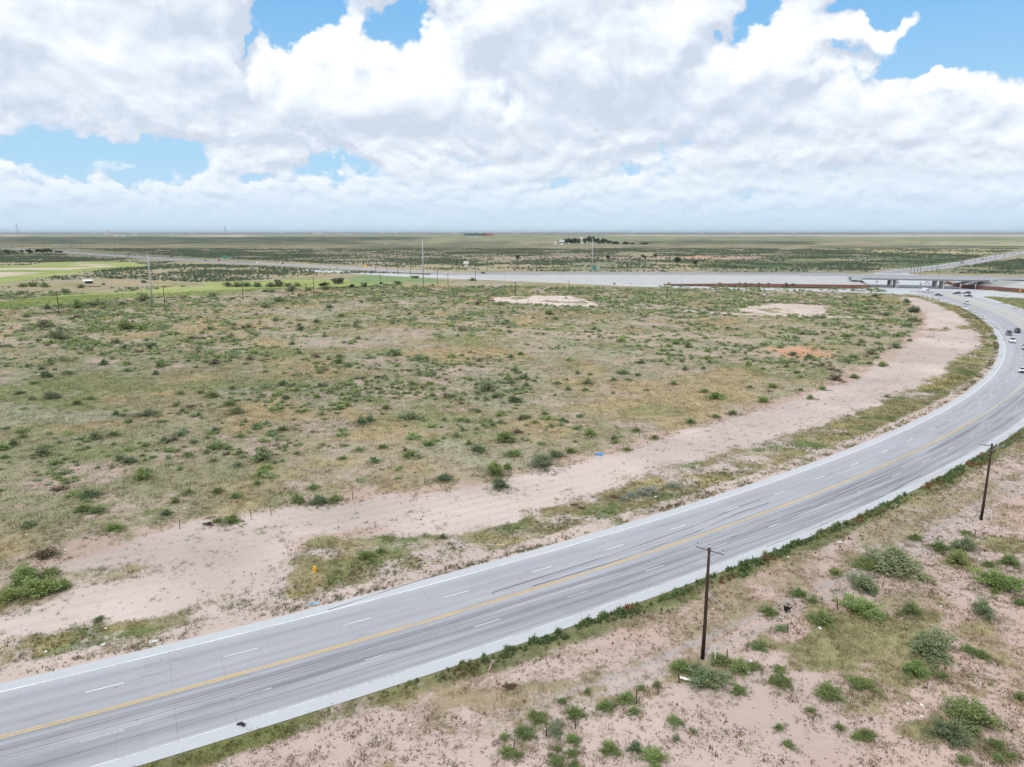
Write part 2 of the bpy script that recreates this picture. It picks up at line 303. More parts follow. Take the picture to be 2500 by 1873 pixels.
def hmap(x, y):
    r, th = polar(x, y)
    keep = np.clip(np.maximum((625.0-r)/6, (r-647)/5), 0, 1)*np.clip((520-y)/60, 0, 1)
    mound = 2.6*np.exp(-(((x+92)/22)**2+((y-578)/26)**2))+1.2*np.exp(-(((x+180)/30)**2+((y-520)/26)**2))
    return (fbm(x, y, 14, 3, 41)-.5)*.35*keep+mound

# ------------------------------------------------------------------ object helpers
def props(o, label=None, cat=None, group=None, kind=None):
    for k, v in (('label', label), ('category', cat), ('group', group), ('kind', kind)):
        if v: o[k] = v
    return o
def mesh_obj(name, verts, faces, mat, parent=None, smooth=False, **kw):
    me = bpy.data.meshes.new(name); me.from_pydata([tuple(v) for v in verts], [], faces)
    if mat is not None: me.materials.append(mat)
    if smooth: me.polygons.foreach_set('use_smooth', [True]*len(me.polygons))
    o = bpy.data.objects.new(name, me); col.objects.link(o)
    if parent: o.parent = parent
    return props(o, **kw)
def np_mesh(name, V, Fq, mat, parent=None, attrs=None, smooth=False, **kw):
    """V (n,3); Fq (m,k) with constant k"""
    me = bpy.data.meshes.new(name); n = len(V); m_, k = Fq.shape
    me.vertices.add(n); me.vertices.foreach_set('co', np.ascontiguousarray(V, np.float32).ravel())
    me.loops.add(m_*k); me.loops.foreach_set('vertex_index', np.ascontiguousarray(Fq, np.int32).ravel())
    me.polygons.add(m_); me.polygons.foreach_set('loop_start', np.arange(0, m_*k, k, dtype=np.int32))
    if smooth: me.polygons.foreach_set('use_smooth', np.ones(m_, bool))
    me.update(calc_edges=True)
    for an, (dom, typ, arr) in (attrs or {}).items():
        a = me.attributes.new(an, typ, dom)
        a.data.foreach_set('color' if typ == 'FLOAT_COLOR' else 'vector' if typ == 'FLOAT_VECTOR' else 'value', np.ascontiguousarray(arr, np.float32).ravel())
    if mat is not None: me.materials.append(mat)
    o = bpy.data.objects.new(name, me); col.objects.link(o)
    if parent: o.parent = parent
    return props(o, **kw)
def empty(name, loc, rz=0, **kw):
    o = bpy.data.objects.new(name, None); o.empty_display_size = .5; col.objects.link(o); o.location = loc; o.rotation_euler = (0, 0, rz)
    return props(o, **kw)
class MB:
    def __init__(s): s.v = []; s.f = []
    def box(s, c, d, rz=0, taper=1.0):
        b = len(s.v); cr_, sr = math.cos(rz), math.sin(rz)
        for k in (-1, 1):
            t = 1 if k < 0 else taper
            for i, j in ((-1, -1), (1, -1), (1, 1), (-1, 1)):
                x = i*d[0]/2*t; y = j*d[1]/2*t; s.v.append((c[0]+x*cr_-y*sr, c[1]+x*sr+y*cr_, c[2]+k*d[2]/2))
        s.f += [(b, b+3, b+2, b+1), (b+4, b+5, b+6, b+7)]+[(b+i, b+(i+1) % 4, b+4+(i+1) % 4, b+4+i) for i in range(4)]; return s
    def tube(s, pts, rad, n=6, caps=True):
        b = len(s.v); pts = [Vector(p) for p in pts]; rad = rad if isinstance(rad, (list, tuple)) else [rad]*len(pts)
        for i, p in enumerate(pts):
            t = (pts[min(i+1, len(pts)-1)]-pts[max(i-1, 0)]).normalized()
            a = t.cross(Vector((0, 0, 1)));  a = Vector((1, 0, 0)) if a.length < .05 else a.normalized(); c = t.cross(a)
            for j in range(n):
                q = 2*math.pi*j/n; s.v.append(tuple(p+(a*math.cos(q)+c*math.sin(q))*rad[i]))
        for i in range(len(pts)-1):
            for j in range(n): s.f.append((b+i*n+j, b+i*n+(j+1) % n, b+(i+1)*n+(j+1) % n, b+(i+1)*n+j))
        if caps: s.f += [tuple(b+j for j in range(n))[::-1], tuple(b+(len(pts)-1)*n+j for j in range(n))]
        return s
    def lathe(s, c, prof, n=12):
        b = len(s.v)
        for (r_, z) in prof:
            for j in range(n): q = 2*math.pi*j/n; s.v.append((c[0]+r_*math.cos(q), c[1]+r_*math.sin(q), c[2]+z))
        for i in range(len(prof)-1):
            for j in range(n): s.f.append((b+i*n+j, b+i*n+(j+1) % n, b+(i+1)*n+(j+1) % n, b+(i+1)*n+j))
        s.f += [tuple(b+j for j in range(n))[::-1], tuple(b+(len(prof)-1)*n+j for j in range(n))]; return s
    def prism(s, poly, y0, y1, in_top=None):
        """poly in (x,z), swept along y; in_top = (z0, inset): points above z0 pulled inwards"""
        b = len(s.v); n = len(poly)
        for y in (y0, y1):
            for (x, z) in poly:
                ins = 0
                if in_top and z > in_top[0]: ins = in_top[1]*(z-in_top[0])
                s.v.append((x, y+(ins if y < (y0+y1)/2 else -ins), z))
        s.f += [tuple(b+i for i in range(n)), tuple(b+n+i for i in range(n))[::-1]]+[(b+i, b+n+i, b+n+(i+1) % n, b+(i+1) % n) for i in range(n)]; return s
    def quad(s, *p): b = len(s.v); s.v += [tuple(q) for q in p]; s.f.append(tuple(range(b, b+len(p)))); return s
    def build(s, name, mat, parent=None, smooth=False, bevel=0, **kw):
        o = mesh_obj(name, s.v, s.f, mat, parent, smooth, **kw)
        if bevel: md = o.modifiers.new('bevel', 'BEVEL'); md.width = bevel; md.segments = 2
        return o

# ------------------------------------------------------------------ materials
def newmat(name):
    m_ = bpy.data.materials.new(name); m_.use_nodes = True; n = NT(m_.node_tree); n.n.clear()
    p = n.add('ShaderNodeBsdfPrincipled'); o = n.add('ShaderNodeOutputMaterial'); n.l.new(p.outputs[0], o.inputs[0]); return m_, n, p
def simple(name, c, rough=.6, metal=0, var=.12, scale=3.0, spec=.3, bump=0):
    m_, n, p = newmat(name); tc = n.add('ShaderNodeTexCoord'); t = n.noise(tc.outputs['Object'], scale, 4, .6)
    f = n.m('ADD', 1-var, n.m('MULTIPLY', t, 2*var)); cc = n.vm('SCALE', c, f); n.l.new(cc, p.inputs['Base Color'])
    p.inputs['Roughness'].default_value = rough; p.inputs['Metallic'].default_value = metal; p.inputs['Specular IOR Level'].default_value = spec
    return m_
M = {}
M['wood'] = simple('creosote_wood', (.045, .030, .024), .85, var=.5, scale=1.2)
M['arm'] = simple('weathered_arm', (.22, .20, .19), .8, var=.3)
M['postw'] = simple('fence_post_wood', (.10, .075, .06), .9, var=.4)
M['galv'] = simple('galvanised', (.42, .45, .50), .5, .0, .06, .3, .4)
M['porc'] = simple('porcelain', (.75, .76, .78), .25, spec=.5)
M['dark'] = simple('dark_rubber', (.02, .02, .022), .7)
M['wire'] = simple('conductor', (.20, .20, .21), .5)
M['white'] = simple('white_plastic', (.80, .80, .78), .5, var=.06)
M['yellow'] = simple('yellow_paint', (.80, .45, .02), .45, var=.06)
M['card'] = simple('cardboard', (.62, .48, .28), .8)
M['blue'] = simple('blue_tarp', (.05, .30, .75), .5, var=.15)
M['sky_sheet'] = simple('blue_sheet', (.33, .48, .62), .5)
M['black'] = simple('black_plastic', (.012, .012, .014), .4)
M['plank'] = simple('old_plank', (.42, .33, .26), .8, var=.25)
M['glass'] = simple('car_glass', (.02, .025, .03), .12, spec=.6, var=.02)
M['lamp'] = simple('lamp_glass', (.8, .8, .82), .15, spec=.6, var=.02)
M['red'] = simple('red_lens', (.45, .02, .02), .3)
M['roofw'] = simple('pale_roof', (.72, .73, .75), .5, var=.06)
M['wallg'] = simple('building_wall', (.42, .38, .35), .8)
M['wallw'] = simple('white_wall', (.68, .67, .65), .8)
M['redroof'] = simple('red_roof', (.45, .10, .07), .7)
M['green'] = simple('sign_green', (.03, .24, .16), .5, var=.04)
M['orange'] = simple('signal_orange', (.75, .20, .04), .5)
M['sigred'] = simple('sign_red', (.62, .05, .04), .5)
M['steel'] = simple('rig_steel', (.35, .36, .42), .6)
M['bark'] = simple('stem_bark', (.085, .065, .052), .9, var=.35, scale=5)
M['pierc'] = simple('pier_concrete', (.40, .40, .40), .85, var=.12, scale=.4)
M['girder'] = simple('girder_concrete', (.42, .42, .44), .8, var=.10, scale=.25)
M['parapet'] = simple('parapet_concrete', (.46, .47, .50), .8, var=.10, scale=.25)

def make_ground():
    m_, n, p = newmat('desert_ground'); P = n.add('ShaderNodeNewGeometry').outputs['Position']
    at_ = lambda nm: n.add('ShaderNodeAttribute', attribute_name=nm)
    soil = at_('soil').outputs[0]; veg = at_('veg').outputs[0]; cov = at_('cover').outputs[2]; br = at_('brush').outputs[2]; spk = at_('speck').outputs[2]
    nA = n.noise(P, .42, 6, .62); nB = n.noise(P, 2.2, 4, .6); nC = n.noise(P, .07, 5, .55)
    nn = n.m('ADD', n.m('ADD', n.m('MULTIPLY', nA, .75), n.m('MULTIPLY', nB, .55)), n.m('MULTIPLY', nC, .2))
    t = n.sstep(n.m('SUBTRACT', n.m('ADD', nn, n.m('MULTIPLY', cov, .62)), 1.12), -.12, .14)
    sv = n.m('ADD', .90, n.m('MULTIPLY', n.noise(P, 1.1, 6, .65), .2)); s1 = n.vm('SCALE', soil, sv)
    # pebbles and dead tufts on bare soil
    vo = n.add('ShaderNodeTexVoronoi', {'Vector': P, 'Scale': 1.7, 'Randomness': 1.0}); vd = vo.outputs['Distance']
    rnd = n.add('ShaderNodeSeparateColor', {0: vo.outputs['Color']})
    sm = n.m('MULTIPLY', n.sstep(vd, .24, .15), n.m('LESS_THAN', rnd.outputs[0], n.m('MULTIPLY', spk, .55)))
    s1 = n.mixc(n.m('MULTIPLY', sm, .75), s1, (.17, .125, .08))
    vo2 = n.add('ShaderNodeTexVoronoi', {'Vector': P, 'Scale': 3.1, 'Randomness': 1.0}); r2 = n.add('ShaderNodeSeparateColor', {0: vo2.outputs['Color']})
    sm2 = n.m('MULTIPLY', n.sstep(vo2.outputs['Distance'], .16, .1), n.m('LESS_THAN', r2.outputs[1], .05))
    s1 = n.mixc(n.m('MULTIPLY', sm2, .8), s1, (.66, .62, .58))
    vv = n.m('ADD', .48, n.m('MULTIPLY', n.noise(P, 2.6, 6, .78), 1.06)); v1 = n.vm('SCALE', veg, vv)
    cc = n.mixc(t, s1, v1)
    # far brush drawn as dark plants on the plain (real plants stand nearer than this)
    vb = n.add('ShaderNodeTexVoronoi', {'Vector': n.vm('MULTIPLY', P, (1, .55, 0)), 'Scale': .16, 'Randomness': 1.0}); rb = n.add('ShaderNodeSeparateColor', {0: vb.outputs['Color']})
    far = n.sstep(n.m('MULTIPLY', n.add('ShaderNodeSeparateXYZ', {0: P}).outputs[1], 1.0), 950, 1500)
    dens_ = n.m('ADD', br, n.m('SUBTRACT', n.noise(P, .009, 5, .6), .5))
    bm = n.m('MULTIPLY', n.m('MULTIPLY', n.sstep(vb.outputs['Distance'], .62, .34), n.m('LESS_THAN', rb.outputs[0], n.m('MULTIPLY', dens_, .9))), far)
    cc = n.mixc(n.m('MULTIPLY', bm, .85), cc, (.06, .085, .045))
    lg = n.noise(n.vm('MULTIPLY', P, (1, .5, 0)), .011, 6, .68); lf = n.m('ADD', .55, n.m('MULTIPLY', lg, .9)); cc = n.mixc(far, cc, n.vm('SCALE', cc, lf))
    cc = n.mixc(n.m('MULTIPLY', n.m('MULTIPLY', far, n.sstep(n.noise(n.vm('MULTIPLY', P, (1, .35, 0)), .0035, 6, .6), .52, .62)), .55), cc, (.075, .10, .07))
    n.l.new(cc, p.inputs['Base Color']); p.inputs['Roughness'].default_value = 1; p.inputs['Specular IOR Level'].default_value = 0
    hh = n.m('ADD', n.m('MULTIPLY', nA, .6), n.m('ADD', n.m('MULTIPLY', nB, .22), n.m('MULTIPLY', t, .12)))
    b = n.add('ShaderNodeBump', {'Height': hh, 'Distance': .5, 'Strength': .9}); n.l.new(b.outputs[0], p.inputs['Normal'])
    return m_
M['ground'] = make_ground()

def make_pave(name, base, track, streak=.05, joints=True, chip=.04):
    """concrete roadway; UV x = metres across, UV y = metres along"""
    m_, n, p = newmat(name); uv = n.add('ShaderNodeUVMap', uv_map='UVMap').outputs[0]; s = n.add('ShaderNodeSeparateXYZ', {0: uv}); u = s.outputs[0]; v = s.outputs[1]
    P = n.add('ShaderNodeNewGeometry').outputs['Position']
    st = n.noise(n.vm('MULTIPLY', uv, (1.15, .035, 0)), 1.0, 5, .6); st2 = n.noise(n.vm('MULTIPLY', uv, (2.6, .012, 0)), 1.0, 3, .6)
    lane = n.m('MULTIPLY', n.m('ADD', n.m('COSINE', n.m('MULTIPLY', u, 2*math.pi/1.80)), 1.0), .5)          # wheel tracks, two to a lane
    inl = n.m('MULTIPLY', n.sstep(u, -7.4, -6.6), n.sstep(u, 7.0, 6.3))
    big = n.noise(P, .035, 4, .6); fine = n.noise(P, 1.3, 5, .7)
    dk = n.m('MULTIPLY', n.m('MULTIPLY', inl, n.m('ADD', .55, n.m('MULTIPLY', lane, .45))), n.sstep(n.m('ADD', n.m('MULTIPLY', st, .6), n.m('MULTIPLY', st2, .4)), .30, .62))
    dk = n.m('MULTIPLY', dk, n.m('ADD', .42, n.m('MULTIPLY', n.sstep(u, 1.5, -1.5), .50))) if joints else n.m('MULTIPLY', dk, 1.0)
    c = n.mixc(n.m('MULTIPLY', dk, track), base, (.115, .115, .13))
    f = n.m('ADD', .86, n.m('ADD', n.m('MULTIPLY', big, .14), n.m('ADD', n.m('MULTIPLY', fine, .07), n.m('MULTIPLY', st, .09)))); c = n.vm('SCALE', c, f)
    if joints:
        pid = n.add('ShaderNodeCombineXYZ', {0: n.m('FLOOR', n.m('DIVIDE', u, 3.7)), 1: n.m('FLOOR', n.m('DIVIDE', v, 13.8))}); wn_ = n.add('ShaderNodeTexWhiteNoise', {0: pid.outputs[0]}); c = n.vm('SCALE', c, n.m('ADD', .965, n.m('MULTIPLY', wn_.outputs[0], .06)))
        oil = n.noise(n.vm('MULTIPLY', uv, (.5, .12, 0)), 1.0, 5, .7); c = n.mixc(n.m('MULTIPLY', n.sstep(oil, .56, .72), .30), c, (.16, .16, .17))
        lt = n.noise(n.vm('MULTIPLY', uv, (.35, .03, 0)), 1.7, 4, .65); c = n.mixc(n.m('MULTIPLY', n.sstep(lt, .52, .7), .35), c, (.47, .475, .48))
        jt = n.m('LESS_THAN', n.m('ABSOLUTE', n.m('SUBTRACT', n.m('FRACT', n.m('DIVIDE', v, 4.6)), .5)), .006)
        sel = n.sstep(n.noise(P, .05, 2, .5), .5, .62); c = n.mixc(n.m('MULTIPLY', n.m('MULTIPLY', jt, sel), .35), c, (.08, .08, .085))
        ds = n.add('ShaderNodeTexVoronoi', {'Vector': P, 'Scale': .45}); rr = n.add('ShaderNodeSeparateColor', {0: ds.outputs['Color']})
        c = n.mixc(n.m('MULTIPLY', n.m('MULTIPLY', n.sstep(ds.outputs['Distance'], .07, .04), n.m('LESS_THAN', rr.outputs[0], .3)), .5), c, (.06, .06, .06))
    n.l.new(c, p.inputs['Base Color']); p.inputs['Roughness'].default_value = .85; p.inputs['Specular IOR Level'].default_value = .12
    return m_
M['road'] = make_pave('roadway_concrete', (.395, .405, .44), .78)
M['median'] = make_pave('median_concrete', (.44, .43, .415), .12, joints=False)
M['hwy'] = make_pave('highway_asphalt', (.35, .35, .36), .35, joints=False)
M['shoulder'] = make_pave('shoulder_concrete', (.47, .485, .51), .0, joints=False)
def make_paint(name, c, wear):
    m_, n, p = newmat(name); P = n.add('ShaderNodeNewGeometry').outputs['Position']; t = n.noise(P, 3.0, 5, .7); t2 = n.noise(P, .25, 3, .6)
    k = n.m('MULTIPLY', n.sstep(n.m('ADD', n.m('MULTIPLY', t, .6), n.m('MULTIPLY', t2, .4)), .44, .62), wear)
    n.l.new(n.mixc(k, c, (.30, .31, .33)), p.inputs['Base Color']); p.inputs['Roughness'].default_value = .6; return m_
M['pwhite'] = make_paint('white_paint', (.78, .79, .80), .5); M['pworn2'] = make_paint('faded_yellow_paint', (.52, .46, .34), 1.0); M['pworn'] = make_paint('worn_white_paint', (.62, .63, .66), .9); M['pyel'] = make_paint('yellow_line_paint', (.78, .50, .11), .55)
m_, n, p = newmat('tyre_mark'); P = n.add('ShaderNodeNewGeometry').outputs['Position']; k = n.sstep(n.noise(P, .12, 3, .5), .25, .6)
tr = n.add('ShaderNodeBsdfTransparent'); mx = n.add('ShaderNodeMixShader', {0: n.m('MULTIPLY', k, .42), 1: tr.outputs[0], 2: p.outputs[0]}); p.inputs['Base Color'].default_value = (.05, .05, .055, 1)
n.l.new(mx.outputs[0], [q for q in n.n if q.type == 'OUTPUT_MATERIAL'][0].inputs[0]); M['skid'] = m_
def make_slope():
    m_, n, p = newmat('slope_paving'); P = n.add('ShaderNodeNewGeometry').outputs['Position']; s = n.add('ShaderNodeSeparateXYZ', {0: P})
    bandn = n.noise(n.vm('MULTIPLY', P, (.05, .0, .0)), 1.0, 5, .7); f = n.m('ADD', .78, n.m('ADD', n.m('MULTIPLY', bandn, .3), n.m('MULTIPLY', n.noise(P, .8, 5, .6), .12)))
    j = n.m('LESS_THAN', n.m('ABSOLUTE', n.m('SUBTRACT', n.m('FRACT', n.m('DIVIDE', s.outputs[0], 12.)), .5)), .006)
    c = n.mixc(n.m('MULTIPLY', j, .3), n.vm('SCALE', (.42, .422, .425), f), (.2, .2, .2)); n.l.new(c, p.inputs['Base Color']); p.inputs['Roughness'].default_value = .85; return m_
M['slope'] = make_slope()
def make_brick():
    m_, n, p = newmat('red_block_wall'); tc = n.add('ShaderNodeTexCoord').outputs['Object']; s = n.add('ShaderNodeSeparateXYZ', {0: tc}); v = n.add('ShaderNodeCombineXYZ', {0: s.outputs[0], 1: s.outputs[2]})
    b = n.add('ShaderNodeTexBrick', {'Vector': v.outputs[0], 'Color1': (.235, .105, .085, 1), 'Color2': (.20, .085, .07, 1), 'Mortar': (.22, .15, .13, 1), 'Scale': 1.0, 'Mortar Size': .02, 'Brick Width': .6, 'Row Height': .3})
    n.l.new(b.outputs[0], p.inputs['Base Color']); p.inputs['Roughness'].default_value = .9; return m_
M['brick'] = make_brick()
def make_leaf(name, usecol=True, base=(.10, .15, .05)):
    """plants: object colour (single plants) or face colour (ground cover), with leaf to leaf variation"""
    m_, n, p = newmat(name); tint = n.add('ShaderNodeAttribute', attribute_name='tint').outputs[2]
    if usecol: oc = n.add('ShaderNodeObjectInfo').outputs['Color']
    else: oc = n.add('ShaderNodeAttribute', attribute_name='vcol').outputs[0]
    c = n.vm('SCALE', oc, n.m('ADD', .55, n.m('MULTIPLY', tint, .9))); n.l.new(c, p.inputs['Base Color'])
    p.inputs['Roughness'].default_value = .75; p.inputs['Specular IOR Level'].default_value = .15
    tl = n.add('ShaderNodeBsdfTranslucent', {0: c}); mx = n.add('ShaderNodeMixShader', {0: .25, 1: p.outputs[0], 2: tl.outputs[0]})
    n.l.new(mx.outputs[0], [q for q in n.n if q.type == 'OUTPUT_MATERIAL'][0].inputs[0]); return m_
M['leaf'] = make_leaf('foliage'); M['cover'] = make_leaf('ground_cover', False)

# ------------------------------------------------------------------ ground sheet
def axis(step, k, end):
    o = [0.]; 
    while o[-1] < end: o.append(o[-1]+max(step, o[-1]/k))
    return np.array(o)
ax = axis(.9, 75, 60000); X = np.concatenate([-ax[:0:-1], ax]); Y = np.concatenate([[-20000, -4000, -600, -120, -40, 0, 20], axis(.8, 120, 60000-30)+30])
gx, gy = np.meshgrid(X, Y); fx_, fy_ = gx.ravel(), gy.ravel()
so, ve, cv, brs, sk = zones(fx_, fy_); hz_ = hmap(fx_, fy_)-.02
nx, ny = len(X), len(Y); idx = np.arange(nx*ny).reshape(ny, nx)
Fq = np.stack([idx[:-1, :-1], idx[:-1, 1:], idx[1:, 1:], idx[1:, :-1]], -1).reshape(-1, 4)
c4 = lambda a: np.c_[a, np.ones(len(a))]
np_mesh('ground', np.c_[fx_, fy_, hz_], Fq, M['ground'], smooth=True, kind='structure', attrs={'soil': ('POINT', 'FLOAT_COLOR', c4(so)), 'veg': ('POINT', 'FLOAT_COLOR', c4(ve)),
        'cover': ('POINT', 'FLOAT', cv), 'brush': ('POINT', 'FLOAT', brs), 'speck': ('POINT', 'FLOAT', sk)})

# ------------------------------------------------------------------ main road
def ribbon(name, fa, fb, t0, t1, z, mat, parent=None, uc=None, step=.25, cols=1, **kw):
    ts = np.arange(t0, t1+1e-6, step) if (t1-t0) > step*1.5 else np.array([t0, t1]); V = []; F_ = []; UV = []
    for t in ts:
        for c in range(cols+1):
            r_ = fa(t)+(fb(t)-fa(t))*c/cols; x, y = rc(r_, t); V.append((x, y, z)); UV.append((YL(t)-r_ if uc is None else r_-uc(t), R(t)*636))
    for i in range(len(ts)-1):
        for c in range(cols): a = i*(cols+1)+c; F_.append((a, a+1, a+cols+2, a+cols+1))
    o = mesh_obj(name, V, F_, mat, parent, **kw); uv = o.data.uv_layers.new(name='UVMap')
    for lp in o.data.loops: uv.data[lp.index].uv = UV[lp.vertex_index]
    return o
road = ribbon('road', LL, RL, TH0, TH1, .03, M['road'], kind='structure', cols=2)
ribbon('shoulder', lambda t: EL(t), lambda t: LL(t), TH0, TH1, .03, M['shoulder'], road)
ribbon('shoulder', lambda t: RL(t), lambda t: ER(t), TH0, TH1, .03, M['shoulder'], road)
ribbon('kerb', lambda t: EL(t)-.15, lambda t: EL(t), -35, -9, .12, M['parapet'], road)
ribbon('paved_median', YL, MR, -44.5, -10.5, .036, M['median'], road, cols=1)
ribbon('edge_line', lambda t: LL(t)-.07, lambda t: LL(t)+.09, TH0, -14, .036, M['pwhite'], road)
ribbon('edge_line', lambda t: RL(t)-.07, lambda t: RL(t)+.07, TH0, -44, .036, M['pworn'], road)
ribbon('centre_line', lambda t: YL(t)-.22, lambda t: YL(t)-.09, TH0, -46.4, .037, M['pyel'], road)
ribbon('worn_centre_line', lambda t: YL(t)-.2, lambda t: YL(t)+.2, -46.4, -40.5, .037, M['pworn2'], road)
ribbon('centre_line', lambda t: YL(t)+.09, lambda t: YL(t)+.22, TH0, -46.4, .037, M['pyel'], road)
deg = math.degrees(1/636.)
def dashes(off, t_first, mat, t_end, t_begin=TH0):
    v = MB(); t = t_first
    while t > t_begin: t -= 12.19*deg
    while t < t_end:
        t += 12.19*deg
        for k in range(3):
            a = t+k*1.05*deg; b = a+1.05*deg
            v.quad((*rc(off(a)-.06, a), .037), (*rc(off(a)+.07, a), .037), (*rc(off(b)+.07, b), .037), (*rc(off(b)-.06, b), .037))
    v.build('lane_line', mat, road)
def th_of(px, py): x, y, _ = at(px, py); return math.degrees(math.atan2(y-CEN[1], x-CEN[0]))
dashes(lambda t: YL(t)-3.72, th_of(209, 1690), M['pwhite'], -14)
dashes(lambda t: (YL(t) if t < -46 else MR(t))+3.75, th_of(198, 1806), M['pworn'], -13)
def skid(pts, w=.22):
    P = [Vector(at(*p)) for p in pts]; v = MB(); out = []
    for i in range(len(P)-1):
        for k in range(6): out.append(P[i].lerp(P[i+1], k/6))
    out.append(P[-1])
    for a, b in zip(out, out[1:]):
        d = (b-a).normalized(); s = Vector((-d.y, d.x, 0))*w/2; v.quad(*[(q.x, q.y, .034) for q in (a-s, a+s, b+s, b-s)])
    v.build('skid_mark', M['skid'], road)
skid([(1200,1448),(1500,1353),(1700,1283),(1800,1240),(1855,1221)]); skid([(1300,1432),(1500,1371),(1700,1300),(1800,1254),(1877,1228)])
skid([(1785,1313),(1900,1268),(2000,1230),(2130,1175),(2200,1143)], .25); skid([(1870,1335),(2000,1285),(2150,1215),(2250,1160)], .3); skid([(800,1490),(1000,1425),(1300,1335)], .2)

# ------------------------------------------------------------------ strips given by two edges
def strip(name, A, B, mat, parent=None, n=60, z=None, **kw):
    def res(P):
        P = [Vector(p) for p in P]; L = [0]
        for a, b in zip(P, P[1:]): L.append(L[-1]+(b-a).length)
        o = []
        for i in range(n+1):
            s = L[-1]*i/n; k = max(j for j in range(len(L)-1) if L[j] <= s+1e-6); f = (s-L[k])/max(1e-6, L[k+1]-L[k])
            o.append(P[k].lerp(P[k+1], min(1, f)))
        return o
    def smooth(P):
        for _ in range(3): P = [P[0]]+[P[i]*.5+(P[i-1]+P[i+1])*.25 for i in range(1, len(P)-1)]+[P[-1]]
        return P
    a, b = smooth(res(A)), smooth(res(B)); V = []; F_ = []; UV = []; s = 0
    for i in range(n+1):
        if i: s += ((a[i]-a[i-1]).length+(b[i]-b[i-1]).length)/2
        w = (a[i]-b[i]).length
        V += [tuple(a[i]), tuple(b[i])]; UV += [(-w/2, s), (w/2, s)]
    for i in range(n): F_.append((2*i, 2*i+1, 2*i+3, 2*i+2))
    o = mesh_obj(name, V, F_, mat, parent, **kw); uv = o.data.uv_layers.new(name='UVMap')
    for lp in o.data.loops: uv.data[lp.index].uv = UV[lp.vertex_index]
    return o
AT = lambda l, z=0.: [at(p[0], p[1], z if len(p) < 3 else p[2]) for p in l]
def flat(name, pts, z, mat, parent=None, **kw):
    P = AT(pts); bm = bmesh.new(); vs = [bm.verts.new((p[0], p[1], z)) for p in P]; f = bm.faces.new(vs); bmesh.ops.triangulate(bm, faces=[f])
    me = bpy.data.meshes.new(name); bm.to_mesh(me); bm.free(); me.materials.append(mat); uv = me.uv_layers.new(name='UVMap')
    for lp in me.loops: c = me.vertices[lp.vertex_index].co; uv.data[lp.index].uv = (c.x, c.y)
    o = bpy.data.objects.new(name, me); col.objects.link(o)
    if parent: o.parent = parent
    return props(o, **kw)
inter = flat('intersection', [(2050,713.2),(2050,706),(2126,704),(2126,699),(2100,690),(2110,676),(2150,665),(2200,659),(2255,657),(2232,664),(2215,668),(2262,673),(2335,690),(2346,702),(2384,707),(2500,717),(2640,728),(2640,736),(2520,731),(2430,724),(2402,724),(2398,731),(2340,746),(2300,739),(2237,722),(2160,716)], .018, M['shoulder'], kind='structure')
fr = strip('frontage_road', AT([(560,646),(665,652.5),(800,660),(1000,669.5),(1163,676.5),(1500,692.5),(1726,701),(2000,706.3),(2120,708.5)]), AT([(560,649),(665,656),(800,665.5),(1000,676.5),(1163,682.5),(1500,697),(1726,706.5),(2000,712),(2120,714.8)]), M['shoulder'], z=.02, kind='structure')
fr.location.z = .022
farroad = strip('far_road', AT([(2120,668),(2180,659),(2240,653),(2300,645.5),(2345,638.5),(2400,628.5),(2450,620),(2530,608)]), AT([(2200,669.5),(2262,661.5),(2330,653.5),(2350,649.5),(2400,641),(2445,632),(2480,624),(2545,611.5)]), M['hwy'], kind='structure'); farroad.location.z = .026
strip('lane_line', AT([(2180,664),(2260,657),(2345,644.5),(2400,635),(2450,626),(2530,610)]), AT([(2180,664.5),(2260,657.5),(2345,645),(2400,635.4),(2450,626.3),(2530,610.2)]), M['pworn'], farroad)

# ------------------------------------------------------------------ highway on its embankment, bridge
Spx = [(-700,556+3,0),(-300,582,0),(0,607,0),(250,624,0),(500,640,0),(700,648.5,0),(850,659,.1),(1000,667,.3),(1110,670.5,1.7),(1300,671.3,5.3),(1500,671.3,6.6),(1750,672,7.3),(2000,673,7.6),(2092,674,7.6)]
Spx = [p for p in Spx if p[1] > 600]
S = [at(*p) for p in Spx]
bl = at(2106, 677.8, 7.6); br_ = at(2416, 682.8, 7.6); ax_d = (Vector(br_)-Vector(bl)).normalized(); ax_n = Vector((-ax_d.y, ax_d.x, 0))
if ax_n.y < 0: ax_n = -ax_n
S2 = [tuple(Vector(br_)+ax_d*k) for k in (0, 60, 160, 400)]
def off(P, d, zf=None):
    o = []
    for i, p in enumerate(P):
        a = Vector(P[max(i-1, 0)]); b = Vector(P[min(i+1, len(P)-1)]); t = (b-a); t.z = 0; t.normalize(); nn = Vector((-t.y, t.x, 0))
        if nn.y < 0: nn = -nn
        q = Vector(p)+nn*d; o.append((q.x, q.y, q.z if zf is None else zf(q)))
    return o
hwy = empty('highway', S[0], kind='structure'); hwy.location = (0, 0, 0)
W1, W2, W3 = 14, 19, 33
strip('carriageway', S, off(S, W1), M['hwy'], hwy, 90); strip('carriageway', off(S, W2), off(S, W3), M['hwy'], hwy, 90)
strip('carriageway', S2, off(S2, W1), M['hwy'], hwy); strip('carriageway', off(S2, W2), off(S2, W3), M['hwy'], hwy)
m_, n, p = newmat('median_soil'); P = n.add('ShaderNodeNewGeometry').outputs['Position']; n.l.new(n.mixc(n.sstep(n.noise(P, .08, 5, .6), .45, .6), (.45, .37, .34), (.30, .28, .22)), p.inputs['Base Color']); M['msoil'] = m_
dn_ = lambda P, d, dz=-.02: [(q[0], q[1], q[2]+dz) for q in off(P, d)]
strip('median', dn_(S, W1), dn_(S, W2), M['msoil'], hwy, 90); strip('median', dn_(S2, W1), dn_(S2, W2), M['msoil'], hwy)
